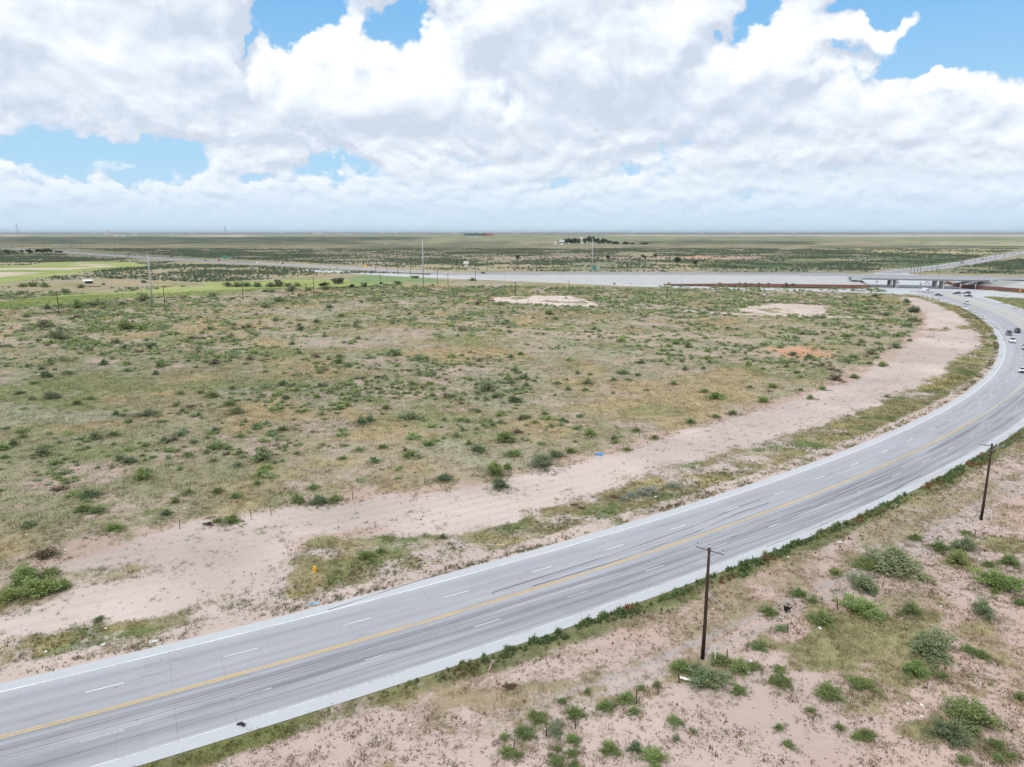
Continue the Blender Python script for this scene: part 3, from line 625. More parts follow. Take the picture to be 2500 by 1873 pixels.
strip('far_bank', dn_(S, W3), [(q[0], q[1], -.1) for q in off(S, W3+16)], M['msoil'], hwy, 90); strip('far_bank', dn_(S2, W3), [(q[0], q[1], -.1) for q in off(S2, W3+16)], M['msoil'], hwy)
for a_, b_ in ((.3, .45), (7.0, 7.15), (13.4, 13.55), (19.6, 19.75), (26, 26.15), (32.3, 32.45)):
    for SS in (S, S2): strip('lane_line', [(q[0], q[1], q[2]+.02) for q in off(SS, a_)], [(q[0], q[1], q[2]+.02) for q in off(SS, b_)], M['pworn'], hwy, 90)
# concrete slope paving and red block wall, left bank
iS = 8  # first raised point
toe_px = [(1110,675.5),(1160,679),(1300,688.5),(1500,694),(1620,697)]
Swall = [at(1620,697), at(1800,699.3), at(2000,703), at(2080,703.9), at(2118,703.9)]
zw = lambda p, h: (p[0], p[1], h)
Wtop = [zw(Swall[0], 1.2), zw(Swall[1], 2.3), zw(Swall[2], 2.6), zw(Swall[3], 2.6), zw(Swall[4], 2.6)]
bank = empty('retained_bank', (0, 0, 0), kind='structure')
top_e = [at(1090,670,2.2)]+S[9:]+[]
sl = strip('slope_paving', [(q[0], q[1], q[2]-.01) for q in off([at(1050,668.9,.8)]+S[6:], -.02)], [at(1050,671.5,0)]+[at(*q) for q in toe_px]+Wtop[1:], M['slope'], bank, 80)
def wall(name, P, H_, mat, label, th=.4):
    v = MB()
    for (a, ha), (b, hb) in zip(zip(P, H_), list(zip(P, H_))[1:]):
        A_ = Vector(a[:2]+(0,)); B_ = Vector(b[:2]+(0,)); d = (B_-A_).normalized(); nn = Vector((d.y, -d.x, 0))*th
        for s_ in (0,): pass
        a0, b0, a1, b1 = A_, B_, A_+nn, B_+nn; up = lambda q, h: (q.x, q.y, h)
        v.quad(up(a1, -.3), up(b1, -.3), up(b1, hb), up(a1, ha)); v.quad(up(b0, -.3), up(a0, -.3), up(a0, ha), up(b0, hb)); v.quad(up(a1, ha), up(b1, hb), up(b0, hb), up(a0, ha))
        v.quad(up(a0, -.3), up(a1, -.3), up(a1, ha), up(a0, ha)); v.quad(up(b1, -.3), up(b0, -.3), up(b0, hb), up(b1, hb))
    return v.build(name, mat, label=label, cat='wall')
cornerL = Vector(Swall[4]); backL = cornerL+ax_n*38+ax_d*3
wall('retaining_wall', Swall+[tuple(backL)], [1.2, 2.35, 2.65, 2.65, 2.65, 2.65], M['brick'], 'long red block retaining wall below the pale concrete slope left of the bridge')
# slope under the left end of the bridge
topL = Vector(bl); v = MB()
v.quad(tuple(cornerL)[:2]+(2.6,), tuple(backL)[:2]+(2.6,), tuple(topL+ax_n*38-ax_d*2)[:2]+(6.2,), tuple(topL-ax_d*2)[:2]+(6.2,))
v.quad(tuple(cornerL)[:2]+(2.6,), tuple(topL-ax_d*2)[:2]+(6.2,), tuple(Vector(S[-1]))[:2]+(7.5,)); v.build('slope_paving', M['slope'], bank)
# right bank
RW = [at(2338,700.5), at(2352,703.5), at(2384,706.3), at(2440,709.5), at(2500,714.5), at(2600,722)]; RWh = [2.6]*6
cornerR = Vector(RW[0]); backR = cornerR+ax_n*38
wall('retaining_wall', [tuple(cornerR+ax_n*38)]+RW, [2.65]*7, M['brick'], 'red block retaining wall at the foot of the slope right of the bridge')
v = MB(); tR = Vector(br_); topR = tR+ax_d*1
S2n = [Vector(q) for q in S2]
v.quad(*[tuple(q)[:2]+(h,) for q, h in ((cornerR, 2.6), (Vector(RW[2]), 2.6), (topR, 6.3))])
v.quad(*[tuple(q)[:2]+(h,) for q, h in ((Vector(RW[2]), 2.6), (Vector(RW[3]), 2.6), (Vector(at(2440,683.6,7.6)), 7.5), (topR, 7.5))])
v.quad(*[tuple(q)[:2]+(h,) for q, h in ((Vector(RW[3]), 2.6), (Vector(RW[4]), 2.6), (Vector(at(2500,686,7.6)), 7.5), (Vector(at(2440,683.6,7.6)), 7.5))])
v.quad(*[tuple(q)[:2]+(h,) for q, h in ((Vector(RW[4]), 2.6), (Vector(RW[5]), 2.6), (Vector(at(2600,690,7.6)), 7.5), (Vector(at(2500,686,7.6)), 7.5))])
v.quad(*[tuple(q)[:2]+(h,) for q, h in ((cornerR, 2.58), (topR, 6.3), (topR+ax_n*38, 6.3), (backR, 2.58))])
v.build('slope_paving', M['slope'], bank)
# bridge: two decks on three-column bents
brg = empty('overpass_bridge', (bl[0], bl[1], 0), label='long grey concrete highway overpass on round columns above the intersection', cat='bridge')
def P3(s, w, z): q = Vector(bl)+ax_d*s+ax_n*w-Vector((bl[0], bl[1], 0)); return (q.x, q.y, z)
LB = (Vector(br_)-Vector(bl)).length
def slab(name, s0, s1, w0, w1, z0, z1, mat):
    v = MB(); p = [P3(s, w, z) for z in (z0, z1) for s, w in ((s0, w0), (s1, w0), (s1, w1), (s0, w1))]; v.v = p
    v.f = [(3, 2, 1, 0), (4, 5, 6, 7), (0, 1, 5, 4), (1, 2, 6, 5), (2, 3, 7, 6), (3, 0, 4, 7)]; return v.build(name, mat, brg)
for w0 in (0, W2):
    slab('deck', -8, LB+8, w0+.25, w0+13.75, 7.32, 7.6, M['hwy'])
    for k in range(5): slab('girder', 0, LB, w0+.9+k*2.9, w0+1.6+k*2.9, 5.95, 7.32, M['girder'])
    for w in (w0-.05, w0+13.65): slab('parapet', -8, LB+8, w, w+.32, 7.15, 8.5, M['parapet'])
    for fs in (.285, .66):
        slab('pier_cap', LB*fs-.8, LB*fs+.8, w0+.8, w0+13.2, 5.0, 5.95, M['pierc'])
        for w in (2.2, 7.0, 11.8): x, y, _ = P3(LB*fs, w0+w, 0); MB().lathe((x, y, 0), [(.62, -.3), (.62, 4.99)], 12).build('column', M['pierc'], brg, smooth=False)
for s0, s1 in ((-8, 0), (LB, LB+8)): slab('wing_wall', s0, s1, -.3, -.06, 5.6, 8.3, M['parapet'])
slab('abutment', -3.2, -.5, .3, 33, 4.5, 7.3, M['pierc']); slab('abutment', LB+.5, LB+3.2, .3, 33, 4.5, 7.3, M['pierc'])
_p = MB().box((0, 0, 0), (.14, .14, .8)).build('post', M['postw']); POST = _p.data; bpy.data.objects.remove(_p)
for i, (SS, lab) in enumerate(((S[6:], 'west'), (S2, 'east'))):
    for w in (.15, 13.8, 19.2, 32.8):
        rail = [Vector(q) for q in off(SS, w)]; g_ = MB(); po = []
        if i == 0: rail[-1] = rail[-1].lerp(rail[-2], .02)
        for a, b in zip(rail, rail[1:]):
            nn = Vector((0, .04, 0)); g_.quad(*[(q.x+o.x, q.y+o.y, q.z+h) for q, o, h in ((a, nn*0, .42), (b, nn*0, .42), (b, nn*0, .78), (a, nn*0, .78))])
            g_.quad(*[(q.x, q.y+.08, q.z+h) for q, h in ((b, .42), (a, .42), (a, .78), (b, .78))]); g_.quad(*[(q.x, q.y+o, q.z+.78) for q, o in ((a, 0), (b, 0), (b, .08), (a, .08))])
            L_ = (b-a).length; k_ = int(L_/12)
            for j in range(k_): q = a.lerp(b, j/k_); po.append((q.x, q.y+.16, q.z+.3))
        t = empty('guard_rail', (0, 0, 0), label=('%s guard rail on the bank %s of the bridge, %s from the front' % ('galvanised', ('left', 'right')[i], {.15: 'first', 13.8: 'second', 19.2: 'third', 32.8: 'fourth'}[w])), cat='guard rail', group='guard rails beside the highway')
        g_.build('rail', M['galv'], t)
        for q in po[:60]:
            o = bpy.data.objects.new('post', POST); col.objects.link(o); o.parent = t; o.location = q

_U = 'zero one two three four five six seven eight nine ten eleven twelve thirteen fourteen fifteen sixteen seventeen eighteen nineteen'.split(); _D = '. . twenty thirty forty fifty sixty seventy eighty ninety'.split()
def nw(v): v = max(0, min(99, int(round(v)))); return _U[v] if v < 20 else _D[v//10]+('-'+_U[v % 10] if v % 10 else '')
def pa(px): return '%s percent across the photo' % nw(px/25)
def pw(px, py): return '%s percent across, %s percent down' % (nw(px/25), nw(py/18.73))
# ------------------------------------------------------------------ plants
def leaf_cloud(rg, n, kind):
    """leaves set along twigs that fan out from the root of a plant one metre wide"""
    nt = {'airy': 44, 'low': 34}.get(kind, 52); az_ = rg.uniform(0, 6.283, nt); elv = rg.uniform(*{'airy': (.15, 1.45), 'low': (.05, .8)}.get(kind, (.1, 1.4)), nt)
    ln = rg.uniform(.30, .60, nt)*(1.0+.25*np.sin(az_*2+rg.uniform(0, 6)))*(1-.12*np.sin(elv)); ln[rg.random(nt) < .12] *= 1.22
    dv = np.stack([np.cos(az_)*np.cos(elv), np.sin(az_)*np.cos(elv), np.sin(elv)], 1)
    i = rg.integers(0, nt, n); t = rg.random(n)**.6*.8+.22; C = dv[i]*(ln[i]*t)[:, None]; C[:, 2] += .06*np.sin(t*3)-.05*t*t*np.cos(elv[i]); C += rg.normal(size=(n, 3))*(.024+.030*t)[:, None]; C[:, 2] = np.abs(C[:, 2])*{'low': .9}.get(kind, 1.12)
    sz = .060*(1500/n)**.40*rg.uniform(.6, 1.3, n); a = dv[i]+rg.normal(size=(n, 3))*.55; a /= np.linalg.norm(a, axis=1)[:, None]; b = np.cross(a, rg.normal(size=(n, 3))); b /= np.linalg.norm(b, axis=1)[:, None]
    a = a*(sz*1.0)[:, None]; b = b*(sz*.30)[:, None]; V = np.stack([C-a, C+b, C+a, C-b], 1).reshape(-1, 3)
    tips = np.c_[dv*(ln*.85)[:, None], ln*0+.1]; return V, np.arange(4*n).reshape(n, 4), np.clip(.15+.55*rg.random(n)+.35*t-.1, 0, 1), tips
def leaf_lobes(rg, n, kind):
    """leaf faces of a plant one metre wide standing on z=0"""
    if kind == 'airy': lobes = [(rg.uniform(-.30, .30), rg.uniform(-.30, .30), rg.uniform(.22, .50), rg.uniform(.12, .22)) for _ in range(9)]
    elif kind == 'low': lobes = [(rg.uniform(-.34, .34), rg.uniform(-.30, .30), rg.uniform(.08, .20), rg.uniform(.12, .22)) for _ in range(8)]
    else: lobes = [(rg.uniform(-.26, .26), rg.uniform(-.26, .26), rg.uniform(.16, .44), rg.uniform(.14, .24)) for _ in range(7)]
    L = np.array(lobes); k = rg.integers(0, len(L), n); d = rg.normal(size=(n, 3)); d /= np.linalg.norm(d, axis=1)[:, None]
    rr = rg.random(n)**.42; C = L[k, :3]+d*(L[k, 3]*rr)[:, None]; C[:, 2] = np.abs(C[:, 2])
    sz = .055*(1500/n)**.42*rg.uniform(.6, 1.3, n)
    a = rg.normal(size=(n, 3))+d*.6+np.array([0, 0, .5]); a /= np.linalg.norm(a, axis=1)[:, None]; b = np.cross(a, rg.normal(size=(n, 3))); b /= np.linalg.norm(b, axis=1)[:, None]
    a = a*(sz*.85)[:, None]; b = b*(sz*.36)[:, None]
    V = np.stack([C-a, C+b, C+a, C-b], 1).reshape(-1, 3); F_ = np.arange(4*n).reshape(n, 4)
    return V, F_, rg.random(n), L
def stems_mb(rg, L, n=8, fat=1.0, fork=True):
    v = MB()
    for i in range(n):
        x, y, z, _ = L[i % len(L)]; x += rg.uniform(-.05, .05); y += rg.uniform(-.05, .05); q = Vector((x, y, max(.1, z)))
        m1 = Vector((x*.3+rg.uniform(-.03, .03), y*.3+rg.uniform(-.03, .03), z*.45)); v.tube([(x*.04, y*.04, -.03), m1, q], [.016*fat, .011*fat, .004*fat], 4, False)
        if fork:
            for _ in range(2): e_ = m1+Vector((rg.uniform(-.15, .15), rg.uniform(-.15, .15), rg.uniform(.1, .3))); v.tube([m1, e_], [.007*fat, .002*fat], 3, False)
    return v
PROTO = {}
def shrub_proto(kind, lod, seed):
    key = (kind, lod, seed)
    if key in PROTO: return PROTO[key]
    rg = np.random.default_rng(hash((('airy', 'bushy', 'low', 'dead').index(kind), lod, seed)) % 99991)
    n = {0: 3800, 1: 1200, 2: 380}[lod]
    if kind == 'dead': n //= 7
    V, F_, T, L = leaf_cloud(rg, n, 'airy' if kind == 'dead' else kind)
    fo = np_mesh('foliage', V, F_, M['leaf'], attrs={'tint': ('FACE', 'FLOAT', T)}); me1 = fo.data; bpy.data.objects.remove(fo)
    so_ = stems_mb(rg, L, {'dead': 30, 'airy': 18}.get(kind, 12), 1.3 if kind == 'dead' else 1.0).build('stems', M['bark']); me2 = so_.data; bpy.data.objects.remove(so_)
    PROTO[key] = (me1, me2, V, F_, T); return PROTO[key]
COLS = {'g': ((.215, .275, .11), 'green'), 'G': ((.235, .30, .115), 'bright green'), 'o': ((.18, .228, .13), 'dark green'), 's': ((.255, .295, .165), 'grey-green'), 'd': ((.20, .165, .12), 'bare brown'), 'e': ((.27, .31, .25), 'pale sage'), 'b': ((.21, .14, .085), 'dry brown')}
def place_word(px, py):
    if py > 1400 and px > 1150: return 'right of the road'
    if px > 2050 and 1250 < py: return 'right of the road'
    if py < 700: return 'near the highway'
    r, th = polar(*at(px, py)[:2])
    if 600 < r < 628 and py > 760: return 'left of the road'
    return 'in the field'
NSH = 0; SITES = []
def shrub(px, py, w, k, kind=None, hk=1.0, name=None):
    global NSH
    x, y, _ = at(px, py); D_ = math.hypot(x, y); W = w/F_PX*math.hypot(D_, CAM_H)*1.08; W = min(W, 13)*(1.15 if D_ < 140 else .9); SITES.append((x, y, W, k))
    y += W*.22
    kind = kind or ('dead' if k == 'd' else 'low' if k in 'eb' else ('airy' if (k == 's' or W > 3.6) else 'bushy'))
    lod = 0 if D_ < 130 else 1 if D_ < 260 else 2
    me1, me2, *_r = shrub_proto(kind, lod, NSH % 4); NSH += 1
    c, cn = COLS[k]; v = random.uniform(.88, 1.14); c = tuple(min(1, q*v*random.uniform(.94, 1.06)) for q in c)
    size = 'large' if W > 3.2 else 'small' if W < 1.5 else 'medium'
    t = empty('mesquite_shrub' if kind != 'low' else 'desert_shrub', (x, y, float(hmap(np.array([x]), np.array([y]))[0])-.03), random.uniform(0, 6.28),
              label='%s %s shrub %s, %s' % (size, cn, place_word(px, py), pw(px, py)), cat='shrub', group='shrubs scattered over the desert ground')
    t.scale = (W, W, W*random.uniform(.54, .80)*hk)
    for nm, me in (('foliage', me1), ('stems', me2)):
        o = bpy.data.objects.new(nm, me); col.objects.link(o); o.parent = t; o.color = (*c, 1)
    return t
SH = {
 (0, 740, .4069): "150,85,40,o 250,150,120,s 330,225,100,o 415,245,40,g 690,245,70,s 520,285,70,s 575,20,90,o 735,160,130,g 845,165,80,g 1055,190,40,o 1360,130,60,s 1485,150,70,s 1650,110,50,o 1895,120,55,o 1800,165,60,o 1720,35,30,o 2045,85,60,g 2130,145,60,s 1750,250,50,o 900,275,90,o 605,315,50,s 300,350,50,o 240,400,50,o 260,450,80,o 190,490,50,g 400,430,70,s 615,375,70,o 930,430,50,o 955,385,70,g 1175,390,40,g 1280,370,80,d 100,550,70,s 185,585,50,s 450,610,70,g 300,580,100,s 540,580,60,g 690,675,60,o 870,680,110,o 1050,620,50,s 1075,550,50,g 1195,545,50,g 1270,570,90,g 1395,520,50,o 1370,620,80,g 1410,670,110,s 1690,495,80,o 1780,530,50,g 1900,570,60,g 2140,540,60,g 2050,555,40,g 2080,625,60,g 2010,615,40,g 2025,365,80,g 1590,415,40,g 1285,770,55,o 670,800,70,g 560,820,90,s 130,810,50,g 235,920,110,s 70,855,60,o 20,930,50,g 760,965,90,o 865,860,60,g 850,920,40,g 1270,885,100,g 1120,920,60,g 1280,955,40,g 1435,910,60,g 1545,880,35,g 1560,950,120,s 1675,875,30,g 1690,770,80,s 1435,805,45,g 2150,890,50,g 2165,730,100,o 1420,985,50,o 840,1065,90,g 1125,1145,50,g 1300,1145,60,g 1405,1175,60,g 1570,1045,80,g 1875,1115,55,g 2050,940,50,g 480,1255,80,g 570,1260,70,g 520,1170,90,o 1045,1200,50,g 1780,1200,80,g 1905,1210,100,o 2005,1190,80,g 1375,1325,95,G 1300,1315,50,g 670,1370,80,g 150,1350,80,s 985,1275,60,o",
 (900, 740, .4069): "255,500,80,G 370,490,60,G 480,575,40,g 385,560,50,s 150,320,120,s 290,345,80,s 605,375,60,s 910,315,50,g 1050,190,35,o 500,100,60,s 560,170,50,o 825,125,60,o 1085,70,90,s 1510,235,60,g 1850,250,60,g 1920,270,70,g 1800,315,50,g 1640,365,70,s 1525,430,80,s 1255,430,60,s 1330,435,40,s 1315,490,90,s 1135,490,60,s 945,500,60,o 835,460,60,g 575,455,35,g 710,530,120,s 1200,525,50,s 1300,530,50,g 1190,465,30,g 995,470,40,g 1470,465,50,g 1560,465,45,g 1620,440,45,g 1835,490,50,g 1900,405,60,s 2010,400,45,g 2020,535,60,g 2090,580,120,g 880,600,100,o 655,655,45,g 885,635,30,g 1055,670,50,G 1155,705,40,G 995,722,55,G 100,640,60,g 240,705,140,s 565,710,70,g 650,895,90,o 870,925,90,g 250,925,80,g 365,860,70,g 85,875,50,g 450,1070,90,o 750,1040,130,G 785,1115,100,o 830,995,50,g 1050,990,150,o 1120,930,80,s 1210,905,60,g 1550,885,45,G 1480,840,50,g 1330,800,110,g 1610,770,60,g 1720,815,50,g 1935,725,80,s 2085,690,50,o 2190,670,60,o 1250,760,50,g 820,840,120,g 790,720,50,g",
 (1800, 850, .3165): "435,60,80,o 560,85,80,o 470,200,60,g 385,150,60,d 200,165,50,g 100,310,50,g 275,310,90,g 205,420,90,g 495,330,50,g 570,390,70,g 665,325,60,g 770,250,130,d 910,230,80,g 895,85,70,g 1130,145,80,g 1025,125,50,g 660,140,70,d 1160,380,45,s 510,140,50,g",
 (2050, 640, .2034): "440,420,110,o 570,650,110,o 915,610,180,o 620,565,80,o 815,490,110,o 150,535,100,g 90,905,140,g 275,970,100,g 850,950,70,g 690,1035,120,o 1280,800,50,o 900,720,160,g 315,580,100,g 280,790,80,s 360,480,70,d",
 (1900, 1300, .3458): "415,300,80,g 640,265,130,g 160,460,90,g 250,500,60,g 600,600,210,G 330,660,150,g 35,700,80,s 1290,235,130,G 1340,150,140,s 1150,130,90,g 1660,240,110,g 1620,430,220,G 1720,520,60,g 1480,600,130,s 960,590,120,g 1030,760,60,G 1360,860,70,g 1460,900,80,g 985,1030,140,G 1165,1040,60,g 600,1110,140,G 390,1180,140,g 1560,1535,90,g 1660,1600,50,g 1570,1620,60,g 640,1460,90,g 565,1460,60,G 240,1270,50,g 440,1390,50,g 80,1520,60,g 15,990,70,G 40,1090,110,g 10,1390,50,g 1250,1490,180,o 1330,1640,80,g 1720,1190,60,g 1500,250,60,g 980,55,70,g 1340,25,60,g",
 (1200, 1550, .226): "490,960,190,G 770,740,80,g 900,910,170,g 700,1090,200,s 350,1130,200,g 130,1140,90,g 170,1320,150,g 300,1320,80,g 1240,830,180,g 1470,740,160,G 1540,860,110,g 1620,590,80,g 1790,560,90,g 880,1170,130,g 870,1310,110,g 720,1250,70,g 640,1310,50,g 710,1420,140,g 1280,1290,180,g 1560,1270,130,o 1780,1410,220,G 1990,970,130,g 2000,1150,70,s 2180,1060,50,g 1040,620,60,g 200,580,100,b 890,1429,100,g",
 (1600, 1300, .2413): "260,1410,190,g 420,1420,130,s 560,1560,300,s 680,1340,180,g 870,1440,190,G 1060,1190,150,g 1000,1390,130,g 1160,850,140,g 860,1640,130,g 1190,1520,80,g",
 (0, 1300, .3458): "335,315,90,G 120,390,190,G 260,460,200,G 420,410,90,g 30,490,120,G 295,190,110,d 685,635,55,s",
 (0, 530, .226): "1010,975,190,s 1530,912,180,s 270,1080,70,o 495,1000,110,o 580,970,50,o 1110,735,60,o 1545,712,80,o 820,990,160,g 1310,955,120,o 230,760,110,g 330,755,120,g 460,760,120,g 220,835,110,s 690,825,100,o 870,770,90,s",
 (500, 530, .226): "75,870,130,s 290,890,80,o 545,895,50,o 780,920,140,g 640,985,150,s 885,995,60,o 1340,985,100,o 1300,792,120,o 930,815,120,o 650,822,90,o 720,824,80,o 1120,800,100,o 1710,765,60,o 2080,750,110,o 1635,850,70,s 240,755,120,o 340,758,120,o 440,755,120,o 560,760,130,o 700,760,120,o 800,755,120,o 900,752,100,o 990,752,110,s 1480,780,90,o",
 (1000, 530, .226): "680,690,90,G 60,662,100,o 870,912,80,b 2020,895,80,o 1690,882,40,g 250,750,50,o 730,950,90,d",
 (1200, 1050, .3165): "1020,535,60,e 1210,497,130,e 1410,442,80,e 955,527,60,b 1090,515,70,e 645,578,35,b 690,605,40,b",
}
n_sh = 0
for (ox, oy, s_), txt in SH.items():
    for w in txt.split():
        a = w.split(','); shrub(ox+float(a[0])*s_, oy+float(a[1])*s_, float(a[2])*s_, a[3]); n_sh += 1
shrub(2204, 1407, 100, 's', 'airy', 1.15); shrub(2114, 1449, 66, 's', 'airy'); shrub(2291, 1618, 98, 's', 'airy', .8); shrub(2394, 1783, 92, 'g', 'bushy', .7)
shrub(892, 1367, 38, 'G'); shrub(928, 1352, 22, 'g'); shrub(1079.5, 1314.6, 16, 'o', 'bushy', 1.6)
print('shrubs', n_sh)

def scatter(name, protos, P, S, A, C, label=None, **kw):
    """one object made of many small plants; protos: list of (V,F,T)"""
    Vs, Fs, Ts, Cs = [], [], [], []; base = 0; pid = rng.integers(0, len(protos), len(P))
    for k, (V, F_, T) in enumerate(protos):
        m_ = pid == k; p_ = P[m_]; n_ = len(p_)
        if not n_: continue
        c, s = np.cos(A[m_]), np.sin(A[m_]); sc_ = S[m_]
        X_ = V[None, :, 0]*sc_[:, None, 0]; Y_ = V[None, :, 1]*sc_[:, None, 0]; Z_ = V[None, :, 2]*sc_[:, None, 1]
        W = np.stack([X_*c[:, None]-Y_*s[:, None]+p_[:, None, 0], X_*s[:, None]+Y_*c[:, None]+p_[:, None, 1], Z_+p_[:, None, 2]], -1).reshape(-1, 3)
        Vs.append(W); Fs.append((F_[None]+(np.arange(n_)*len(V))[:, None, None]).reshape(-1, F_.shape[1])+base); base += len(W)
        Ts.append(np.tile(T, n_)); Cs.append(np.repeat(C[m_], len(F_), 0))
    V = np.concatenate(Vs); F_ = np.concatenate(Fs); T = np.concatenate(Ts); Cc = np.concatenate(Cs)
    return np_mesh(name, V, F_, M['cover'], attrs={'tint': ('FACE', 'FLOAT', T), 'vcol': ('FACE', 'FLOAT_COLOR', np.c_[Cc, np.ones(len(Cc))])}, kind='stuff', label=label, cat='plants' if label else None)
def tuft(seed, nb, h=.4, w=.03, spread=.25, lean=.5):
    rg = np.random.default_rng(seed); b = rg.normal(size=(nb, 2))*spread*.5; a = rg.uniform(0, 6.28, nb); ln = rg.uniform(.6, 1.2, nb)*h; le = rg.uniform(.1, lean, nb)*ln*1.3
    tip = np.c_[b[:, 0]+np.cos(a)*le, b[:, 1]+np.sin(a)*le, ln]; q = rg.uniform(0, 6.28, nb); off_ = np.c_[np.cos(q), np.sin(q), 0*q]*w; b3 = np.c_[b, -.03+0*q]
    V = np.stack([b3-off_, b3+off_, tip], 1).reshape(-1, 3); return V, np.arange(3*nb).reshape(nb, 3), rg.random(nb)
def pts_in(n, x0, x1, y0, y1): return rng.uniform(x0, x1, n), rng.uniform(y0, y1, n)
def inview(x, y, mg=170): px, py = topx(x, y); return (px > -mg) & (px < 2500+mg) & (py < 1873+mg*1.5) & (y > 5)
ROADMASK = lambda x, y: (lambda r, t: (r > 627.2)&(r < np.interp(t, [-72, -44, -30, -20, -9], [646, 646, 652.8, 655, 664]))&(t < -8))(*polar(x, y))
def build_grass():
    # grass: three rings of distance, larger and sparser clumps farther off
    for lab, (d0, d1), dens_, nb, h, w, spr in (('near', (0, 120), 3.4, 16, .30, .022, .42), ('mid', (120, 270), 1.3, 11, .42, .045, .75), ('far', (270, 560), .36, 8, .55, .11, 1.4)):
        x0, x1 = (-1.0*d1*.72, .85*d1*.72); n = int(dens_*(x1-x0)*d1); x, y = pts_in(n, x0, x1, 25, d1)
        D_ = np.hypot(x, y); k = (D_ > d0)&(D_ < d1)&inview(x, y)&~ROADMASK(x, y); x, y = x[k], y[k]
        so, ve, cv, br, sp_ = zones(x, y); clump = fbm(x, y, 2.6, 2, 81); pr = np.clip((cv*.95+(clump-.5)*1.5-.28)*1.25, 0, 1)*(1-.8*(ve[:, 1] > ve[:, 0]*1.75)*(y > 380))
        k = rng.random(len(x)) < pr; x, y, ve, cv = x[k], y[k], ve[k], cv[k]; n = len(x)
        s = rng.uniform(.6, 1.25, n)*(.75+.35*np.clip(cv, 0, 1)); hh = s*rng.uniform(.7, 1.2, n); C = ve*rng.uniform(.8, 1.35, (n, 1)); dry = rng.random(n) < .22; C[dry] = C[dry]*.5+np.array([.36, .29, .17])*.6
        scatter('grass', [tuft(100+i, nb, h, w, spr, .8) for i in range(5)], np.c_[x, y, hmap(x, y)], np.c_[s, hh], rng.uniform(0, 6.28, n), C); print('grass', lab, n)
build_grass()
def build_specks():
    n = 420000; x, y = pts_in(n, -130, 150, 30, 240); k = inview(x, y)&~ROADMASK(x, y)&(np.hypot(x, y) < 240); x, y = x[k], y[k]
    so, ve, cv, br, sp_ = zones(x, y); r, th = polar(x, y); cl = fbm(x, y, 4.5, 3, 91)
    k = (rng.random(len(x)) < sp_*np.clip((cl-.33)*3.2, 0.06, 1)*(1-np.clip(cv, 0, 1)*.5)*np.where(r > 644, 1.0, .6)); x, y, r = x[k], y[k], r[k]; n = len(x)
    s = rng.uniform(.5, 1.5, n)*np.clip(.7+rng.random(n)**6*2, .7, 2.2); C = np.where((rng.random(n) < .6)[:, None], [[.13, .088, .058]], [[.16, .16, .08]])*rng.uniform(.7, 1.4, (n, 1)); C[rng.random(n) < .12] = (.27, .13, .06)
    scatter('ground_cover', [tuft(200+i, 9, .10, .024, .17, 1.4) for i in range(5)], np.c_[x, y, hmap(x, y)], np.c_[s, s], rng.uniform(0, 6.28, n), C); print('specks', n)
build_specks()
def build_skirts():
    P, S_, C = [], [], []
    for (x, y, W, k) in SITES:
        if math.hypot(x, y) > 210: continue
        m_ = int(9+W*W*3.2); a = rng.uniform(0, 6.28, m_); q = W*(.15+.62*rng.random(m_)**.8); P.append(np.c_[x+q*np.cos(a)*1.15, y+q*np.sin(a), 0*a]); u = rng.random((m_, 1)); s_ = rng.uniform(.5, 1.3, m_)
        C.append(np.where(u < .35, np.array(COLS[k][0])*.8, np.where(u < .8, np.array([.25, .215, .125]), np.array([.16, .125, .085])))*rng.uniform(.75, 1.2, (m_, 1))); S_.append(np.c_[s_, s_*rng.uniform(.7, 1.2, m_)])
    P = np.concatenate(P); P[:, 2] = hmap(P[:, 0], P[:, 1]); scatter('grass', [tuft(500+i, 18, .28, .020, .45, .9) for i in range(5)], P, np.concatenate(S_), rng.uniform(0, 6.28, len(P)), np.concatenate(C))
    # weeds along the foot and the top of the retaining wall
    x, y, h = [], [], []
    for i in range(420):
        px = rng.uniform(1640, 2110); q = at(px, np.interp(px, [1620, 1800, 2000, 2080, 2118], [697.6, 700.0, 703.8, 704.6, 704.8])+rng.uniform(0, .25)); x.append(q[0]); y.append(q[1]); h.append(0)
    P = np.c_[x, y, h]; n = len(P); s_ = rng.uniform(.5, 1.4, n); scatter('roadside_weeds', [leaf_cloud(np.random.default_rng(520+i), 24, 'bushy')[:3] for i in range(3)], P, np.c_[s_*1.6, s_], rng.uniform(0, 6.28, n), np.tile([.10, .13, .06], (n, 1))*rng.uniform(.7, 1.3, (n, 1)))
build_skirts()
for i, px in enumerate((1500, 1540, 1633, 1757, 1805, 1820, 1834, 1853, 1876, 1919, 1936)):
    py = np.interp(px, [1500, 1620, 2100], [693, 692.5, 695.5]) if px > 1560 else np.interp(px, [1500, 1560], [694.2, 694.6]); hh = 0 if px < 1600 else 2.35
    t = shrub(px, 700, 9, 'o'); x, y, z = at(px, py, hh); t.location = (x, y-.3, z); t['label'] = 'small dark shrub at the slope foot, '+pa(px)
for i, px in enumerate((1370, 1547, 1634, 1648, 1757, 1817, 1896)):
    t = shrub(px, 700, 9 if i else 15, 'o'); z_ = np.interp(px, [1300, 1500, 1750, 2000], [5.3, 6.6, 7.3, 7.6])-(1.0 if i else 2.0); x, y, z = at(px, 671.9+(0 if i else 3), z_); t.location = (x, y-1.2, z); t['label'] = 'small dark shrub on the slope top, '+pa(px)
